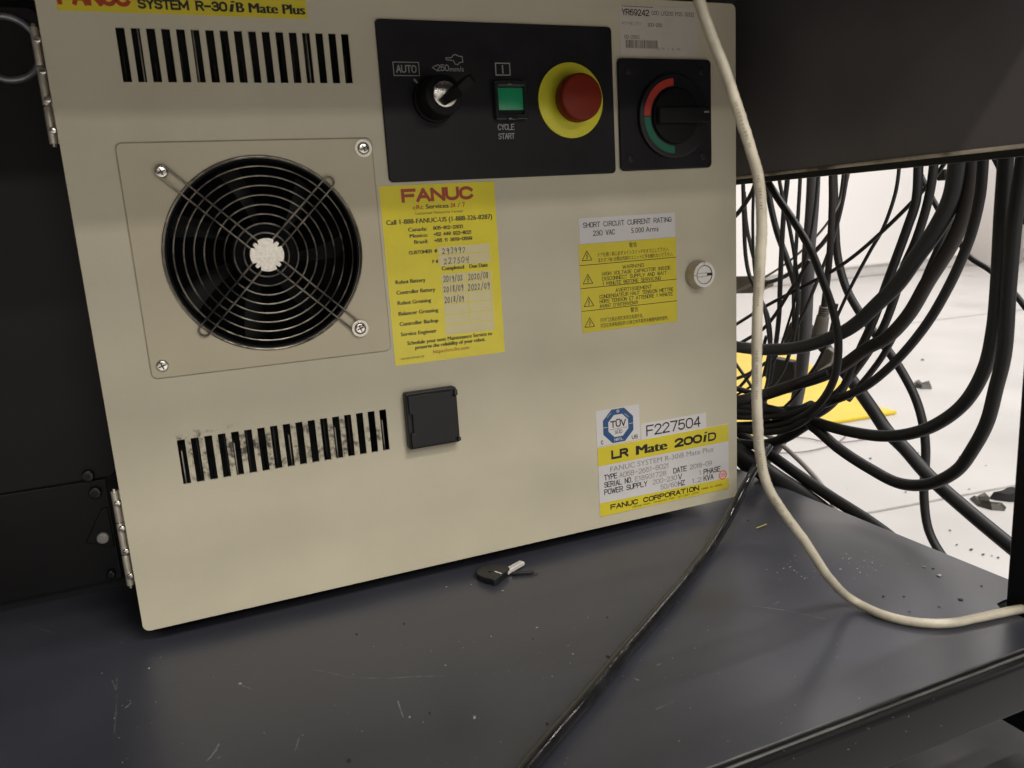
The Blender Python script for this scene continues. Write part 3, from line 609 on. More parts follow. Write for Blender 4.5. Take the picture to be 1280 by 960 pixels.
def handw(s, body, x, z, w_, h, y):
    n = len(body); cw = w_ / n
    for k, ch in enumerate(body):
        jx, jz, sc = random.uniform(-.04, .04) * cw, random.uniform(-.05, .05) * h, random.uniform(.88, 1.04)
        for st_ in DIG[ch]:
            P = spline([Vector((p[0], p[1], 0)) for p in st_], 4) if len(st_) > 2 else [Vector((p[0], p[1], 0)) for p in st_]
            s.line([(x + jx + (k + p.x * .86 * sc + .06 * p.y) * cw, z + jz + p.y * h * .82 * sc) for p in P], .00042, PEN, y - k * 2e-6)

s = sticker(.0103, .3745, .1465, .3905, YEL2)
words(s, [('FANUC', 10.9, 377.6, 37.1, 9.3, REDINK, .03), ('SYSTEM R-30', 51.3, 376.9, 48.8, 5.6, INK, .022), ('B Mate Plus', 105.0, 377.0, 40.6, 5.4, INK, .022)])
s.text('i', .1010, .3770, .0036, .0066, INK, YI, .03, .3); s.build('title_sticker', ctl)

s = sticker(.1813, .1519, .2630, .2727, YEL)
words(s, [('FANUC', 195.8, 261.3, 51.2, 9.0, REDINK, .028), ('cRc', 203.1, 256.5, 7.4, 2.9, REDINK, .012), ('Services', 212.1, 256.6, 16.4, 2.9, INK, .016), ('24 / 7', 229.7, 256.6, 10.5, 2.9, REDINK, .012),
          ('C', 204.2, 253.0, 1.4, 1.8, REDINK, 0), ('ustomer', 205.9, 253.0, 11.0, 1.8, INK, 0), ('R', 217.7, 253.0, 1.3, 1.8, REDINK, 0), ('esource', 219.3, 253.0, 9.7, 1.8, INK, 0), ('C', 230.0, 253.0, 1.4, 1.8, REDINK, 0), ('enter', 231.8, 253.0, 7.1, 1.8, INK, 0),
          ('Call 1-888-FANUC-US (1-888-326-8287)', 183.9, 247.4, 76.0, 3.1, INK, .014),
          ('Canada:', 198.5, 242.2, 13.3, 2.5, INK, .016), ('905-812-2300', 216.0, 242.2, 21.8, 2.5, INK, .018), ('Mexico:', 199.2, 238.0, 12.8, 2.5, INK, .016), ('+52 449 922-8021', 216.1, 238.0, 27.6, 2.5, INK, .018),
          ('Brazil:', 201.9, 233.8, 10.1, 2.5, INK, .016), ('+55 11 3619-0599', 216.3, 233.8, 27.7, 2.5, INK, .018), ('CUSTOMER #', 197.6, 226.9, 20.2, 2.4, INK, .018), ('F #', 213.7, 219.7, 4.1, 2.4, INK, .018),
          ('Completed', 219.9, 214.4, 16.6, 2.6, INK, .02), ('Due Date', 240.3, 214.4, 13.9, 2.6, INK, .02),
          ('Robot Battery', 186.5, 207.8, 21.2, 2.6, INK, .016), ('Controller Battery', 186.5, 200.7, 27.6, 2.6, INK, .016), ('Robot Greasing', 186.6, 193.6, 24.0, 2.6, INK, .016), ('Balancer Greasing', 186.6, 186.3, 28.6, 2.6, INK, .016),
          ('Controller Backup', 186.7, 179.1, 27.9, 2.6, INK, .016), ('Service Engineer', 186.9, 172.0, 25.8, 2.6, INK, .016),
          ('Schedule your next Maintenance Service to', 190.9, 165.4, 63.1, 2.6, INK, .016), ('preserve the reliability of your robot.', 196.2, 161.8, 52.3, 2.6, INK, .016), ('https://crc.frc.com', 209.0, 157.4, 26.8, 2.5, REDINK, .006), ('TAG/CRC/UPCONT/US', 185.1, 155.6, 17.0, 1.3, INK, 0)])
yb_ = -.00028
def field(x0, z0, x1, z1): s.flat([(x0 * mm, z0 * mm), (x1 * mm, z0 * mm), (x1 * mm, z1 * mm), (x0 * mm, z1 * mm)], CREAM, yb_)
field(218.6, 225.1, 256.5, 230.4); field(218.6, 217.4, 256.5, 224.6)
zr = [211.9, 205.2, 198.1, 190.8, 183.5, 176.2, 169.1]
for k in range(6):
    if k < 5: field(219.4, zr[k + 1] + .25, 237.6, zr[k] - .25); field(238.2, zr[k + 1] + .25, 256.2, zr[k] - .25)
    else: field(219.4, zr[6], 256.2, zr[5] - .25)
for body_, x, z, w_, h in (('293997', 221.2, 225.6, 17.5, 4.6), ('227504', 221.8, 218.6, 19.2, 4.9), ('2019/02', 220.5, 206.4, 14.6, 5.0), ('2020/08', 238.9, 206.2, 15.6, 5.2), ('2018/09', 220.2, 199.2, 14.9, 5.0), ('2022/09', 238.1, 198.9, 17.0, 5.4), ('2018/09', 220.2, 191.8, 14.9, 5.2)):
    handw(s, body_, x * mm, z * mm, w_ * mm, h * mm, YI)
s.build('service_sticker', ctl)

s = sticker(.3280, .2249, .4117, .2436, WHITEL)
words(s, [('SHORT CIRCUIT CURRENT RATING', 331.2, 236.5, 77.3, 3.9, INK, .0), ('230 VAC', 339.3, 230.2, 18.9, 3.9, INK, .0), ('5.000 Arms', 372.2, 230.2, 24.3, 3.9, INK, .0)]); s.build('rating_sticker', ctl)

s = sticker(.3270, .1586, .4122, .2246, YEL2)
words(s, [('警告', 369.9, 219.6, 7.0, 3.3, INK, 0), ('ドアを開く前に必ずメインスイッチをオフにして下さい。', 342.8, 214.4, 62.8, 2.9, INK, 0), ('またオフ後1分間は内部のユニットに手を触れないで下さい。', 342.9, 210.4, 66.3, 2.9, INK, 0),
          ('WARNING', 363.6, 204.0, 19.0, 2.9, INK, 0), ('HIGH VOLTAGE CAPACITOR INSIDE', 345.6, 200.1, 61.2, 2.9, INK, 0), ('DISCONNECT SUPPLY AND WAIT', 345.7, 196.4, 57.2, 2.9, INK, 0), ('1 MINUTE BEFORE SERVICING', 345.9, 192.7, 51.7, 2.9, INK, 0),
          ('AVERTISSEMENT', 356.8, 186.8, 32.5, 2.9, INK, 0), ('CONDENSATEUR HAUT TENSION METTRE', 342.7, 183.1, 66.4, 2.9, INK, 0), ('HORS TENSION ET ATTENDRE 1 MINUTE', 342.8, 179.5, 65.5, 2.9, INK, 0), ("AVANT D'INTERVENIR", 342.6, 175.9, 33.7, 2.8, INK, 0),
          ('警告', 369.4, 170.2, 7.1, 3.3, INK, 0), ('打开门之前必须先关闭主电源开关。', 342.8, 165.0, 38.0, 2.9, INK, 0), ('并且在关闭电源后的1分钟之内不要用手触摸内部的部件。', 342.6, 160.9, 61.2, 2.9, INK, 0)])
for z in (209.2, 192.1, 175.0): s.line([(.3272, z * mm), (.4120, z * mm)], .00045, INK, YI)
for z in (212.7, 195.4, 178.4, 162.7):
    x0, x1, z0, z1, xc = .3294, .3376, z * mm, (z + 7.0) * mm, .3335
    s.line([(x0, z0), (x1, z0), (xc, z1), (x0, z0), (x1, z0)], .0005, INK, YI); s.line([(xc + .0005, z0 + .0052), (xc - .0006, z0 + .0032), (xc + .0007, z0 + .0032), (xc - .0002, z0 + .0010)], .0004, INK, YI)
    s.flat([(xc - .0006, z0 + .0019), (xc - .0003, z0 + .0006), (xc + .0006, z0 + .0017)], INK, YI - .00001)
s.build('warning_sticker', ctl)

s = sticker(.3355, .0673, .3747, .0962, WHITEL)
ocx, ocz = .35515, .0818
octo = lambda r: [(ocx + r * math.cos(math.radians(22.5 + 45 * k)), ocz + r * math.sin(math.radians(22.5 + 45 * k))) for k in range(8)]
s.flat(octo(.0148), BLUE, -.00026); s.flat(octo(.0097), WHITEL, -.00029)
words(s, [('C', 339.0, 68.6, 2.2, 3.4, INK, .01), ('US', 367.0, 68.4, 5.6, 3.4, INK, .01), ('TÜV', 348.0, 80.6, 14.2, 5.6, INK, .014), ('SÜD', 351.6, 75.2, 7.0, 2.8, INK, .006), ('NRTL', 351.2, 69.4, 7.9, 2.2, WHITEL, .01)])
s.line([(.3474, .0793), (.3630, .0793)], .0003, INK, YI); s.line([(.3409, .0818), (.3452, .0818)], .0004, WHITEL, YI); s.line([(.3651, .0818), (.3695, .0818)], .0004, WHITEL, YI)
for a, l in ((.3453, .0895), (.3612, .0905)): s.line([(a, l), (a + .0036, l + (.0032 if a < .35 else -.0032))], .0007, PRINT, YI)
s.ring((ocx, -.00030, ocz + .0117), (0, -1, 0), .0007, .0012, .00004, WHITEL, 20); s.build('certification_sticker', ctl)

s = sticker(.3758, .0664, .4387, .0795, WHITEL, yt=-.00018); words(s, [('F227504', 380.6, 68.6, 52.5, 9.0, INK, 0)], -.0003); s.build('serial_sticker', ctl)

s = sticker(.3357, .0090, .4611, .0664, WHITEL, .0003, -.00035)
y = -.00046
s.flat([(.3358, .0512), (.4610, .0512), (.4610, .0663), (.3358, .0663)], YEL2, -.0004); s.flat([(.3358, .0091), (.4610, .0091), (.4610, .0185), (.3358, .0205)], YEL2, -.0004)
words(s, [('LR', 347.7, 54.9, 15.7, 7.5, INK, .03), ('Mate', 370.3, 54.7, 29.9, 7.5, INK, .03), ('200', 407.1, 54.5, 27.0, 7.6, INK, .03), ('D', 440.2, 54.3, 8.2, 7.3, INK, .02),
          ('FANUC SYSTEM R-30iB Mate Plus', 346.4, 44.9, 98.9, 4.2, GREYINK, 0), ('TYPE', 340.6, 38.6, 11.9, 4.7, INK, .004), ('A05B-2651-B021', 354.3, 38.5, 46.7, 4.3, GREYINK, 0), ('SERIAL NO.', 340.3, 32.6, 26.4, 4.7, INK, .004), ('E18931728', 368.6, 32.5, 29.9, 4.3, GREYINK, 0),
          ('POWER SUPPLY', 340.1, 26.6, 40.1, 4.7, INK, .004), ('200-230', 385.2, 26.7, 23.6, 4.3, GREYINK, 0), ('V', 409.9, 26.4, 3.9, 4.7, INK, .004), ('DATE', 405.3, 32.5, 13.3, 4.8, INK, .004), ('2018-09', 421.6, 33.1, 22.2, 4.2, GREYINK, 0),
          ('PHASE', 435.3, 26.0, 17.3, 4.9, INK, .004), ('1', 431.2, 26.6, 1.3, 4.2, GREYINK, 0), ('KVA', 435.2, 20.3, 10.2, 4.9, INK, .004), ('1.2', 423.6, 20.5, 9.6, 4.2, GREYINK, 0), ('50/60', 392.6, 20.9, 16.5, 4.3, GREYINK, 0), ('HZ', 410.0, 20.6, 6.5, 4.7, INK, .004),
          ('FANUC CORPORATION', 345.2, 13.1, 85.5, 4.5, INK, .022), ('MADE IN JAPAN', 433.0, 13.0, 20.9, 1.7, INK, .004), ('OSHINO-MURA, YAMANASHI PREF. 401-0597 JAPAN', 365.7, 10.6, 64.8, 1.6, INK, .002)], y)
s.text('i', .4352, .0546, .0042, .0092, INK, y, .03, .35)
s.ring((.4549, -.00045, .0223), (0, -1, 0), .0032, .0041, .00008, STAMP, 40); s.text('20', .4526, .0208, .0046, .0030, STAMP, -.0005, .008); s.build('nameplate', ctl)

s = sticker(.3680, .3571, .4345, .3915, PAPER)
words(s, [('YR69242', 369.8, 384.5, 23.0, 4.4, INK, .005), ('000 LR200 POS 0002', 394.7, 385.4, 37.1, 2.9, MIDINK, .0), ('ドアアセンブリ', 369.7, 377.8, 15.5, 2.3, MIDINK, 0), ('300-200', 391.1, 377.3, 12.5, 2.6, MIDINK, 0), ('00-2300', 371.2, 368.8, 12.9, 2.5, MIDINK, 0), ('Q TY  1  0  TH', 399.4, 361.4, 19.7, 1.7, MIDINK, 0)])
x = .3722
while x < .3985:
    w_ = random.choice((.0003, .0003, .0005, .0008)); s.flat([(x, .3624), (x + w_, .3624), (x + w_, .3680), (x, .3680)], MIDINK, YI); x += w_ + random.choice((.0003, .0004, .0006))
for k in range(26): s.flat([(.3697 + k * .00103, .3903), (.3703 + k * .00103, .3903), (.3703 + k * .00103, .3909), (.3697 + k * .00103, .3909)], INK, YI)
s.build('barcode_sticker', ctl)

# ------------------------------------------------------------------ key on the shelf
key = thing('key', 'small key with black plastic head and steel blade on the shelf below the controller', 'key', on_shelf(617, 722))
z0 = TZ
def P3(px, py, z): return hit(2, z, px, py)
hd = [P3(596, 721, z0), P3(601, 716, z0), P3(606, 712, z0), P3(620, 711, z0), P3(637, 717, z0), P3(637.5, 719, z0), P3(622, 732, z0), P3(618, 733, z0), P3(606, 730, z0), P3(597, 726, z0)]
b = MB(); hole = P3(613, 722.5, z0); hl = [(hole.x + .0014 * math.cos(a * .7854), hole.y + .0014 * math.sin(a * .7854)) for a in range(8)]
b.slab([(p.x, p.y) for p in hd], PLASTIC, z0 + .0006, z0 + .0052, [hl], bev=.0004, plane='xy')
p, q = P3(618.5, 714, z0 + .0053), P3(627, 717, z0 + .0053); dd = (q - p).normalized(); nn = Vector((-dd.y, dd.x, 0)) * .0005
b.quad([p - nn, q - nn, q + nn, p + nn], SATIN); b.build('head', key)
a, c = P3(630, 716, z0 + .003), P3(652.6, 703, z0 + .003); dd = (c - a).normalized(); nn = Vector((-dd.y, dd.x, 0))
b = MB(); t = bmesh.new(); vs = []
for zz in (z0 + .0016, z0 + .0040):
    vs.append([t.verts.new(Vector((v.x, v.y, zz))) for v in (a - nn * .0026, c - nn * .0024, c + nn * .0022, a + nn * .0026)])
t.faces.new(vs[0][::-1]); t.faces.new(vs[1])
for k in range(4): t.faces.new((vs[0][k - 1], vs[0][k], vs[1][k], vs[1][k - 1]))
bmesh.ops.recalc_face_normals(t, faces=t.faces); b.merge(t, SATIN)
for s_ in (-.0006, .0008): b.quad([a + nn * s_ + Vector((0, 0, .00115)), c + nn * s_ + Vector((0, 0, .00115)), c + nn * (s_ + .0004) + Vector((0, 0, .00115)), a + nn * (s_ + .0004) + Vector((0, 0, .00115))], GREYINK)
b.build('blade', key)
b = MB(); a, c = P3(640, 719.5, z0), P3(664, 717.8, z0); dd = (c - a).normalized(); nn = Vector((-dd.y, dd.x, 0))
b.slab([(v.x, v.y) for v in (a - nn * .0015, c - nn * .0014, c + dd * .0022, c + nn * .0014, a + nn * .0015)], PLASTIC, z0 + .0004, z0 + .0026, bev=.0004, plane='xy')
b.tube([c + Vector((0, 0, .0014)), c + dd * .005 + Vector((0, 0, .001))], .0006, PLUGD, 8)
tag(b.build('plastic_clip', center=True), 'short black plastic strip lying beside the silver key blade', 'clip')

# ------------------------------------------------------------------ cables
GR = 'cables hanging through the side opening of the bench'
def cable(label, d, pts, M=RUBBER, name='cable', group=GR, flat=1.0, rfun=None, extra=(), sub=9):
    P = [hit(0, p[2], p[0], p[1]) for p in pts] + [Vector(e) for e in extra]
    b = MB(); b.tube(spline(P, sub), d * .0005, M, 14, flat=flat, rfun=rfun)
    return tag(b.build(name, center=True), label, 'cable', group)
U = 60
cable('outer one of the thick black pair at far right, looping lowest', 9.2, [(1283, 130, .545), (1279, 200, .545), (1269, 270, .545), (1261, 360, .545), (1255, 443, .545), (1245, 485, .546), (1234, 527, .548), (1217, 560, .550), (1196, 588, .552), (1161, 605, .554), (1124, 604, .556), (1086, 585, .556), (1049, 561, .553), (1011, 530, .545), (970, 514, .53), (930, 508, .51), (900, 506, .495)])
cable('inner one of the thick black pair at far right, looping above its twin', 9.4, [(1262, 130, .55), (1257, 200, .55), (1252, 270, .55), (1247, 360, .55), (1242, 412, .55), (1231, 460, .55), (1207, 502, .55), (1173, 529, .551), (1138, 542, .552), (1102, 545, .552), (1065, 540, .552), (1040, 534, .55), (1006, 524, .545), (965, 516, .53), (930, 514, .51), (900, 512, .495)])
cable('black cable curving left just inside the far right pair, lowest of the broad sweeps', 7.0, [(1234, 130, .555), (1229, 200, .555), (1225, 245, .555), (1214, 292, .555), (1201, 326, .555), (1188, 354, .555), (1165, 395, .555), (1140, 429, .555), (1113, 458, .555), (1082, 483, .553), (1052, 497, .55), (1014, 509, .545), (965, 513, .53), (930, 512, .51), (900, 512, .495)])
cable('broad brownish black cable sweeping left between the grey one and the lowest sweep', 10.6, [(1222, 130, .565), (1217, 199, .565), (1213, 236, .565), (1203, 274, .565), (1188, 307, .565), (1160, 352, .565), (1136, 393, .565), (1109, 422, .563), (1083, 436, .56), (1055, 456, .555), (1030, 469, .55), (990, 482, .54), (960, 492, .53), (930, 500, .51), (900, 506, .495)], RUBBER_B)
cable('thick dark grey cable sweeping left in the topmost broad curve', 12.0, [(1203, 130, .56), (1198, 199, .56), (1190, 246, .56), (1171, 285, .56), (1145, 322, .56), (1121, 356, .56), (1099, 378, .557), (1071, 404, .552), (1052, 416, .548), (1005, 433, .54), (958, 437, .53), (925, 434, .51), (898, 429, .50)], RUBBER_G, rfun=lambda t: 1.12 - .28 * t)
cable('black cable slanting down left, outer of the close slanting two', 7.2, [(1149, 140, .585), (1148, 208, .585), (1145, 251, .585), (1134, 285, .585), (1119, 326, .585), (1107, 358, .585), (1092, 400, .583), (1075, 437, .58), (1059, 475, .575), (1040, 505, .565), (1005, 525, .55), (960, 530, .53), (925, 532, .51), (900, 532, .495)])
cable('black cable slanting down left, inner of the close slanting two', 6.8, [(1171, 140, .59), (1167, 208, .59), (1160, 251, .59), (1145, 300, .59), (1130, 334, .59), (1117, 376, .59), (1105, 407, .588), (1092, 430, .585), (1070, 462, .58), (1042, 495, .57), (1005, 512, .55), (960, 518, .53), (925, 518, .51), (900, 518, .495)])
cable('dark cable glimpsed between the grey and the brownish broad sweeps', 5.5, [(1203, 200, .60), (1190, 264, .60), (1175, 304, .60), (1160, 339, .60), (1150, 362, .60), (1128, 400, .60), (1100, 450, .60), (1060, 500, .59)])
cable('thin black cord running diagonally across the opening from upper right', 3.4, [(1200, 170, .60), (1178, 208, .60), (1160, 231, .60), (1130, 263, .60), (1100, 292, .60), (1070, 318, .60), (1040, 339, .60), (1000, 360, .595), (955, 384, .59), (921, 405, .585), (890, 424, .58)])
cable('thin black cord hanging straight then bending left under the panel middle', 3.1, [(1126, 150, .615), (1124, 208, .615), (1119, 242, .615), (1104, 285, .615), (1087, 315, .615), (1064, 358, .615), (1046, 397, .615), (1032, 432, .61), (1018, 470, .60)])
cable('thin dark cord passing behind the sweeps toward the right frame edge', 4.8, [(1140, 190, .68), (1150, 217, .68), (1173, 262, .68), (1199, 302, .68), (1212, 321, .68), (1239, 339, .68), (1267, 366, .68), (1283, 386, .68)])
cable('black cable making a big rounded loop in front of the grey conduit', 6.4, [(935, 180, .53), (954, 218, .53), (970, 244, .53), (995, 281, .53), (1013, 312, .53), (1027, 347, .53), (1042, 391, .53), (1048, 432, .53), (1042, 475, .53), (1020, 509, .53), (989, 527, .528), (958, 534, .52), (925, 534, .505), (900, 532, .495)])
cable('thick straight black cable running down right behind the corner post', 12.0, [(1000, 400, .63), (1040, 445, .63), (1067, 479, .63), (1092, 514, .63), (1109, 539, .63), (1131, 561, .63), (1161, 595, .63), (1208, 637, .63), (1261, 681, .63), (1300, 712, .63)])
cable('black cable hanging behind the sweeps down past the shelf edge', 8.0, [(1040, 160, .66), (1042, 225, .66), (1044, 280, .66), (1047, 320, .66), (1057, 358, .66), (1071, 385, .66), (1090, 412, .66), (1109, 437, .66), (1127, 464, .66), (1144, 497, .66), (1153, 527, .66), (1157, 560, .66), (1155, 622, .66), (1161, 663, .66), (1176, 692, .66), (1200, 720, .66)])
cable('brownish cable hanging straight down into the grey strain relief', 6.0, [(1041, 150, .60), (1040, 216, .60), (1040, 256, .60), (1037, 319, .60), (1034, 350, .60), (1029, 392, .60)], RUBBER_B)
cable('dark cable curving left behind the conduit to the flat grey plug', 4.6, [(1058, 160, .64), (1055, 219, .64), (1050, 254, .64), (1044, 280, .64), (1030, 302, .64), (1015, 318, .64), (999, 333, .64), (980, 346, .64), (961, 353, .64), (948, 356, .64)], RUBBER_G)
cable('thick grey conduit hanging down the middle of the opening', 12.5, [(1018, 150, .615), (1017, 219, .615), (1015, 262, .615), (1011, 312, .615), (1009, 360, .615), (1006, 422, .612), (1002, 462, .61), (996, 500, .608), (985, 535, .606), (968, 562, .604), (948, 585, .602)], CONDUIT, 'conduit')
cable('dark grey cable hanging straight left of the conduit', 4.9, [(987, 160, .60), (984, 226, .60), (980, 262, .60), (977, 312, .60), (975, 360, .60), (974, 391, .60), (970, 429, .60), (964, 468, .60), (955, 505, .59)], RUBBER_G)
cable('black cable leaning right between the ivory cable and the conduit', 6.6, [(950, 170, .625), (958, 225, .625), (964, 260, .625), (972, 292, .625), (984, 325, .625), (995, 360, .625), (1005, 400, .625)])
cable('slim dark cord hanging beside the conduit on its left', 3.6, [(1001, 160, .60), (1000, 225, .60), (998, 262, .60), (995, 312, .60), (992, 360, .60), (992, 401, .60), (990, 440, .60)], RUBBER_G)
cable('black cable hanging right beside the controller edge', 4.0, [(927, 170, .575), (929, 234, .575), (930, 275, .575), (932, 319, .575), (937, 345, .575), (950, 372, .575), (960, 397, .575), (963, 432, .575), (955, 470, .57)])
cable('black cable crossing the upper corner next to the controller edge', 4.4, [(950, 205, .57), (941, 238, .57), (931, 255, .57), (921, 268, .57), (900, 288, .57)])
cable('grey cable bowing out beside the controller edge behind the ivory cable', 3.8, [(930, 240, .585), (933, 280, .585), (939, 310, .585), (946, 340, .585), (948, 372, .585), (944, 410, .58), (940, 440, .575)], RUBBER_G)
cable('black cord slanting down left from the conduit to the controller', 3.6, [(1012, 325, .59), (1000, 345, .59), (986, 366, .59), (970, 392, .59), (954, 411, .588), (927, 428, .585), (900, 445, .58)])
cable('black cord slanting across the yellow mat beside the controller', 3.6, [(958, 420, .60), (950, 448, .60), (939, 466, .60), (927, 481, .60), (910, 497, .60)])
cable('grey cord slanting down right across the yellow mat', 3.6, [(900, 425, .61), (920, 455, .61), (934, 475, .61), (945, 492, .61), (960, 508, .60)], RUBBER_G)
cable('black cable leaving the controller flat above the bundle', 5.2, [(895, 484, .50), (921, 486, .515), (941, 491, .525), (970, 488, .535), (1000, 479, .54), (1035, 466, .545)])
cable('black cable in the lower bundle running to the middle right', 6.2, [(895, 520, .495), (925, 521, .505), (955, 521, .52), (985, 518, .53), (1015, 509, .54), (1050, 494, .55)], flat=.8)
cable('black cable at the underside of the bundle with a slack curve', 6.2, [(895, 528, .495), (925, 536, .505), (955, 540, .515), (985, 536, .525), (1008, 524, .53), (1030, 505, .54)])
cable('black cable curving out low from the bundle under the ivory cable', 9.0, [(885, 540, .505), (915, 552, .52), (945, 556, .533), (980, 548, .54), (1010, 530, .543)])
cable('black sleeve packed in the middle of the dark bundle', 11.0, [(890, 505, .51), (925, 511, .53), (960, 517, .54), (995, 516, .545), (1015, 508, .545)])
cable('short dark cord slanting between the far right pair and the frame edge', 4.6, [(1240, 190, .59), (1256, 222, .59), (1266, 245, .59), (1280, 272, .59), (1296, 298, .59)])
cable('dark cable tucked under the bundle next to the controller edge', 9.0, [(885, 548, .53), (912, 566, .54), (935, 590, .548), (955, 620, .55), (975, 660, .55)])
# two thick ones dropping over the shelf edge, and a pale one
cable('thick black hose dropping over the shelf edge beside the controller', 19.0, [(880, 520, .50), (912, 556, .515), (940, 578, .53), (968, 598, .541), (1000, 619, .547), (1040, 650, .549), (1080, 690, .549)], RUBBER, 'hose', rfun=lambda t: 1.05 - .12 * t)
cable('slimmer black hose lying behind the thick one along the shelf edge', 10.5, [(900, 520, .53), (935, 549, .545), (965, 570, .552), (1000, 595, .556), (1040, 622, .557), (1085, 651, .556), (1119, 677, .553), (1145, 705, .55)], RUBBER, 'hose')
cable('pale grey cable bending down behind the hoses', 4.8, [(915, 535, .56), (940, 537, .575), (957, 543, .585), (972, 552, .59), (994, 571, .592), (1012, 589, .593), (1027, 607, .594), (1042, 632, .594), (1055, 670, .594)], LIGHTG)

cable('fine dark strand hanging in a slack bow in front of the grey conduit', 2.4, [(1024, 160, .59), (1022, 225, .59), (1014, 290, .59), (1000, 350, .59), (985, 405, .585), (968, 450, .58), (945, 478, .57), (910, 500, .55)])
cable('fine grey strand crossing the upper left of the opening', 2.4, [(1066, 170, .63), (1060, 222, .63), (1040, 270, .63), (1008, 308, .63), (970, 338, .63), (930, 360, .62), (900, 372, .62)], LIGHTG)
cable('thin black strand dropping beside the ivory cable at the controller edge', 3.0, [(948, 170, .565), (942, 240, .565), (941, 290, .565), (944, 345, .565), (958, 400, .56), (962, 455, .555), (950, 500, .54), (920, 510, .515)])
cable('thin black strand hooking under the bundle from the conduit', 3.0, [(1046, 380, .57), (1035, 425, .57), (1012, 470, .565), (985, 505, .56), (955, 526, .545), (915, 530, .515)])
cable('dark grey strand bowing across the plugs to the controller', 3.4, [(1062, 150, .615), (1058, 225, .615), (1044, 290, .612), (1022, 350, .608), (1000, 400, .60), (972, 440, .59), (938, 466, .575), (900, 480, .55)], RUBBER_G)
cable('black strand leaning from under the panel to the dark plug', 3.6, [(966, 165, .59), (975, 230, .59), (988, 290, .59), (996, 345, .59), (995, 405, .585), (975, 470, .575), (940, 505, .55)])
# plugs on the cables
def plug(label, px0, px1, X, r0, r1, M, name='connector', seg=24, collar=None):
    a, c = hit(0, X, *px0), hit(0, X, *px1); b = MB(); b.cyl(a, c, r0, M, seg, r1=r1, bev=min(r0, r1) * .18)
    if collar:
        dd = (c - a)
        for k in range(4): b.cyl(a + dd * (k * .09 - .36), a + dd * (k * .09 - .30), r0 * collar, M, seg, bev=.0003)
    return tag(b.build(name, center=True), label, 'connector')
plug('grey strain relief connector with ribbed neck hanging in front of the conduit', (1029, 394), (1023, 424), .60, .0056, .0072, PLUGG, collar=.9)
def blockplug(label, poly, X, th, M):
    P = [hit(0, X, *p) for p in poly]; t = bmesh.new(); A = [t.verts.new(p - Vector((th / 2, 0, 0))) for p in P]; B = [t.verts.new(p + Vector((th / 2, 0, 0))) for p in P]
    t.faces.new(A); t.faces.new(B[::-1])
    for k in range(len(A)): t.faces.new((A[k - 1], A[k], B[k], B[k - 1]))
    bmesh.ops.recalc_face_normals(t, faces=t.faces); bmesh.ops.bevel(t, geom=list(t.edges), offset=.0007, segments=2, affect='EDGES')
    b = MB(); b.merge(t, M); return tag(b.build('connector', center=True), label, 'connector')
blockplug('flat grey plug on a cable end beside the controller edge', [(890, 346), (945, 345), (963, 350), (963, 358), (945, 366), (890, 367)], .645, .010, PLUGG)
blockplug('dark angular plug half hidden behind the conduit', [(983, 424), (993, 402), (1008, 396), (1012, 430), (1000, 434), (988, 430)], .635, .012, PLUGD)
blockplug('dark brown block connector below the grey cable, left of the conduit', [(966, 446), (996, 452), (1000, 478), (985, 492), (966, 488), (962, 470)], .625, .012, PLUGD)
blockplug('grey tapered connector right of the conduit below the strain relief', [(1037, 434), (1045, 440), (1042, 452), (1024, 464), (1010, 476), (1012, 468)], .605, .008, PLUGG)
blockplug('small dark connector held just under the panel edge', [(1174, 214), (1186, 211), (1188, 224), (1176, 226)], .64, .010, PLUGD)

# ------------------------------------------------------------------ ivory cable in front of everything
RI = .0028
def at_depth(px, py, t): return CAM + t * (FWD + RIGHT * ((px - 640) / FPX) - UP * ((py - 480) / FPX))
tb = lambda px, py, z=TZ + RI: hit(2, z, px, py)
P = [at_depth(863, -50, .375), at_depth(874, 0, .38), at_depth(885, 34, .384), at_depth(905, 86, .388), at_depth(922.5, 137, .392), at_depth(940, 192, .397), at_depth(948, 223, .400), at_depth(952, 275, .405), at_depth(950, 330, .410), at_depth(946.5, 400, .417), at_depth(946, 456, .423), at_depth(946.5, 519, .430), at_depth(950, 566, .436), at_depth(958, 604, .442), at_depth(977, 637, .450),
     at_depth(1006, 677, .461), at_depth(1036, 722, .475), tb(1067.5, 751, TZ + RI + .003), tb(1105, 769), tb(1145.6, 778), tb(1186, 779), tb(1224, 772), tb(1262, 764), tb(1300, 757)]
P = spline(P, 12)
P = [p + Vector((random.uniform(-1, 1), random.uniform(-1, 1), 0)) * .00012 for p in P]
b = MB(); b.tube(P, RI, IVORY, 16, rfun=lambda t: 1 + .03 * math.sin(t * 61) * math.sin(t * 23))
k = 40
while k < 175:                                                      # faint printing along the sheath
    if k % 23 < 13 and random.random() < .55:
        p = P[k]; t_ = (P[k + 1] - P[k - 1]).normalized(); v = (CAM - p).normalized(); sd = t_.cross(v).normalized(); v = sd.cross(t_)
        for u in (0, .0013):
            c = p + v * (RI * 1.04) + t_ * u; h_ = .0005 + .0003 * random.random()
            b.quad([c - sd * h_ - t_ * .0002, c + sd * h_ - t_ * .0002, c + sd * h_ + t_ * .0002, c - sd * h_ + t_ * .0002], PRINTI)
    k += 1
tag(b.build('ivory_cable', center=True), 'dirty ivory cable hanging in front of the controller and trailing across the shelf', 'cable')
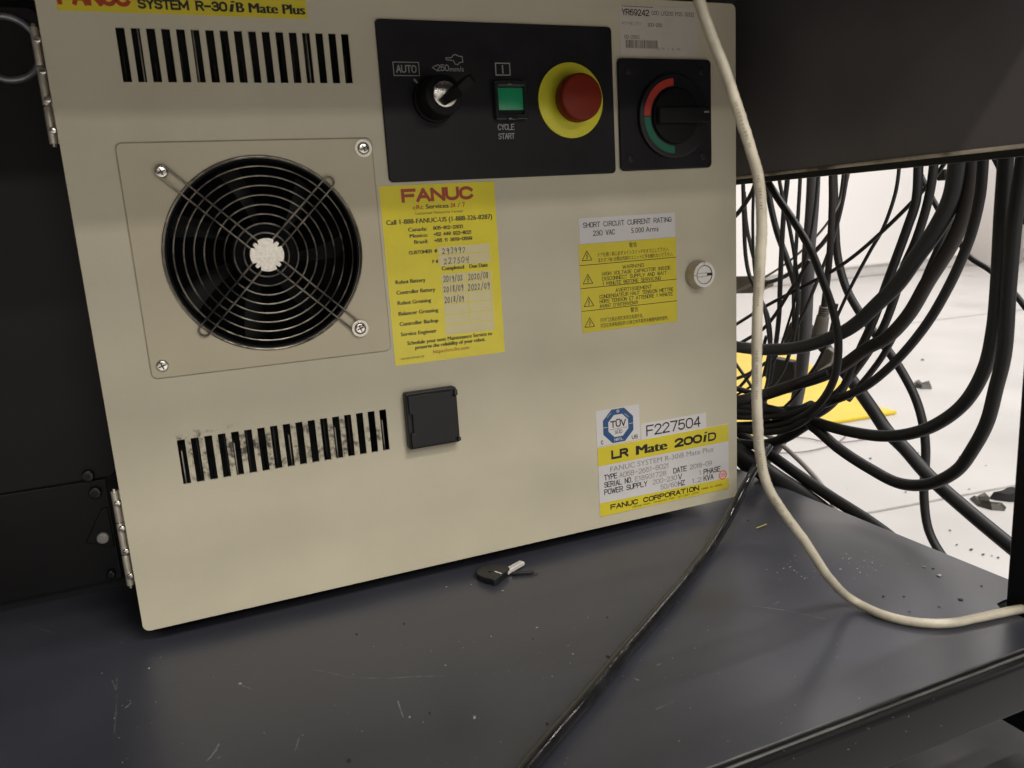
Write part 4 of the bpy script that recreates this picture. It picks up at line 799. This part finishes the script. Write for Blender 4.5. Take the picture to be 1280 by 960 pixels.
# black cable across the shelf
RB = .0049
q = lambda px, py, z=TZ + RB: hit(2, z, px, py)
P = [hit(0, .50, 962, 556), hit(0, .485, 946, 582), q(932, 606, .020), q(915, 640, .004), q(886, 688), q(860, 722), q(833, 754), q(806, 786), q(780, 816), q(754, 848), q(728, 880), q(700, 912), q(668, 950), q(640, 985)]
b = MB(); b.tube(spline(P, 12), RB, GLOSSCABLE, 20, flat=.86, rfun=lambda t: .80 + .2 * min(1, t * 2)); tag(b.build('black_cable', center=True), 'glossy black cable crossing the shelf diagonally toward the bottom of the picture', 'cable')

# ------------------------------------------------------------------ things on the floor outside
fl = lambda px, py, z=FZ + .003: hit(2, z, px, py)
b = MB(); pts = [fl(*p) for p in ((880, 560), (1000, 534), (1060, 526), (1121, 516), (1100, 511), (1082, 497), (1066, 484), (1030, 466), (990, 446), (930, 436), (870, 440))]
b.slab([(p.x, p.y) for p in pts], MATY, FZ + .001, FZ + .007, bev=.001, plane='xy'); tag(b.build('yellow_mat', center=True), 'bright yellow mat lying on the pale floor behind the hanging cables', 'mat')
def shard(name, label, cat, polys, M):
    b = MB()
    for poly, z0_, h in polys:
        P = [fl(px, py, FZ + z0_) for px, py in poly]; t = bmesh.new(); c = sum(P, Vector()) / len(P)
        A = [t.verts.new(p) for p in P]; B = [t.verts.new(p.lerp(c, .25) + Vector((0, 0, h * random.uniform(.6, 1.3)))) for p in P]
        t.faces.new(A[::-1])
        for k in range(len(A)): t.faces.new((A[k - 1], A[k], B[k], B[k - 1]))
        cc = t.verts.new(c + Vector((0, 0, h * .5)))
        for k in range(len(B)): t.faces.new((B[k - 1], B[k], cc))
        bmesh.ops.recalc_face_normals(t, faces=t.faces); b.merge(t, M)
    return tag(b.build(name, center=True, smooth=20), label, cat)
shard('crumpled_scrap', 'crumpled dark foil scrap on the floor next to the corner post', 'scrap', [([(1212, 623), (1219, 623), (1223, 631), (1240, 634), (1258, 634), (1256, 638), (1240, 637), (1222, 632)], .001, .006), ([(1221, 624), (1231, 620), (1238, 630), (1224, 631)], .001, .011)], SCRAP)
shard('black_cloth', 'black cloth scrap lying half behind the corner post', 'cloth', [([(1236, 623), (1250, 620), (1262, 614), (1275, 613), (1275, 627), (1262, 627), (1246, 625)], .001, .010)], CLOTH)
shard('dark_scrap', 'small dark scrap lying farther out on the pale floor', 'scrap', [([(1141, 480), (1147, 477), (1152, 482), (1164, 482), (1165, 486), (1152, 486), (1143, 484)], .001, .010)], SCRAP)
b = MB(); b.tube(spline([fl(*p) for p in ((962, 566), (985, 566), (1010, 564), (1040, 556), (1054, 548), (1060, 540))], 8), .0011, WIREP, 8); tag(b.build('thin_wire', center=True), 'thin grey wire curving on the floor below the yellow mat', 'wire')
b = MB(); b.tube(spline([fl(*p) for p in ((990, 546), (1010, 548), (1030, 552), (1050, 553), (1070, 551), (1085, 549))], 8), .0010, WIREP, 8); tag(b.build('thin_wire', center=True), 'thin purplish wire lying along the near edge of the yellow mat', 'wire')

g = MB()
for _ in range(22):
    px, py = random.uniform(1020, 1250), random.uniform(430, 700); c = hit(2, FZ + .001, px, py); r = random.uniform(.0006, .0016); t = bmesh.new(); bmesh.ops.create_icosphere(t, subdivisions=1, radius=r)
    for v in t.verts: v.co = Vector((v.co.x * random.uniform(.6, 1.8), v.co.y * random.uniform(.6, 1.8), max(0, v.co.z) * .6)) + c
    g.merge(t, SPECKD if random.random() < .55 else JOINT)
for px, py, r in ((1214, 687, .0020), (1229, 693, .0018), (1196, 681, .0014), (1146, 567, .0030), (1088, 573, .0022), (1200, 571, .0020), (1132, 615, .0016), (1248, 697, .0014), (1153, 450, .004)):
    c = hit(2, FZ + .001, px, py); t = bmesh.new(); bmesh.ops.create_icosphere(t, subdivisions=1, radius=r)
    for v in t.verts: v.co = Vector((v.co.x * 1.5, v.co.y * .8, max(0, v.co.z) * .7)) + c
    g.merge(t, SPECKD)
o = g.build('grit', center=True); o['kind'] = 'stuff'; o['label'] = 'scattered dark grit on the pale floor'
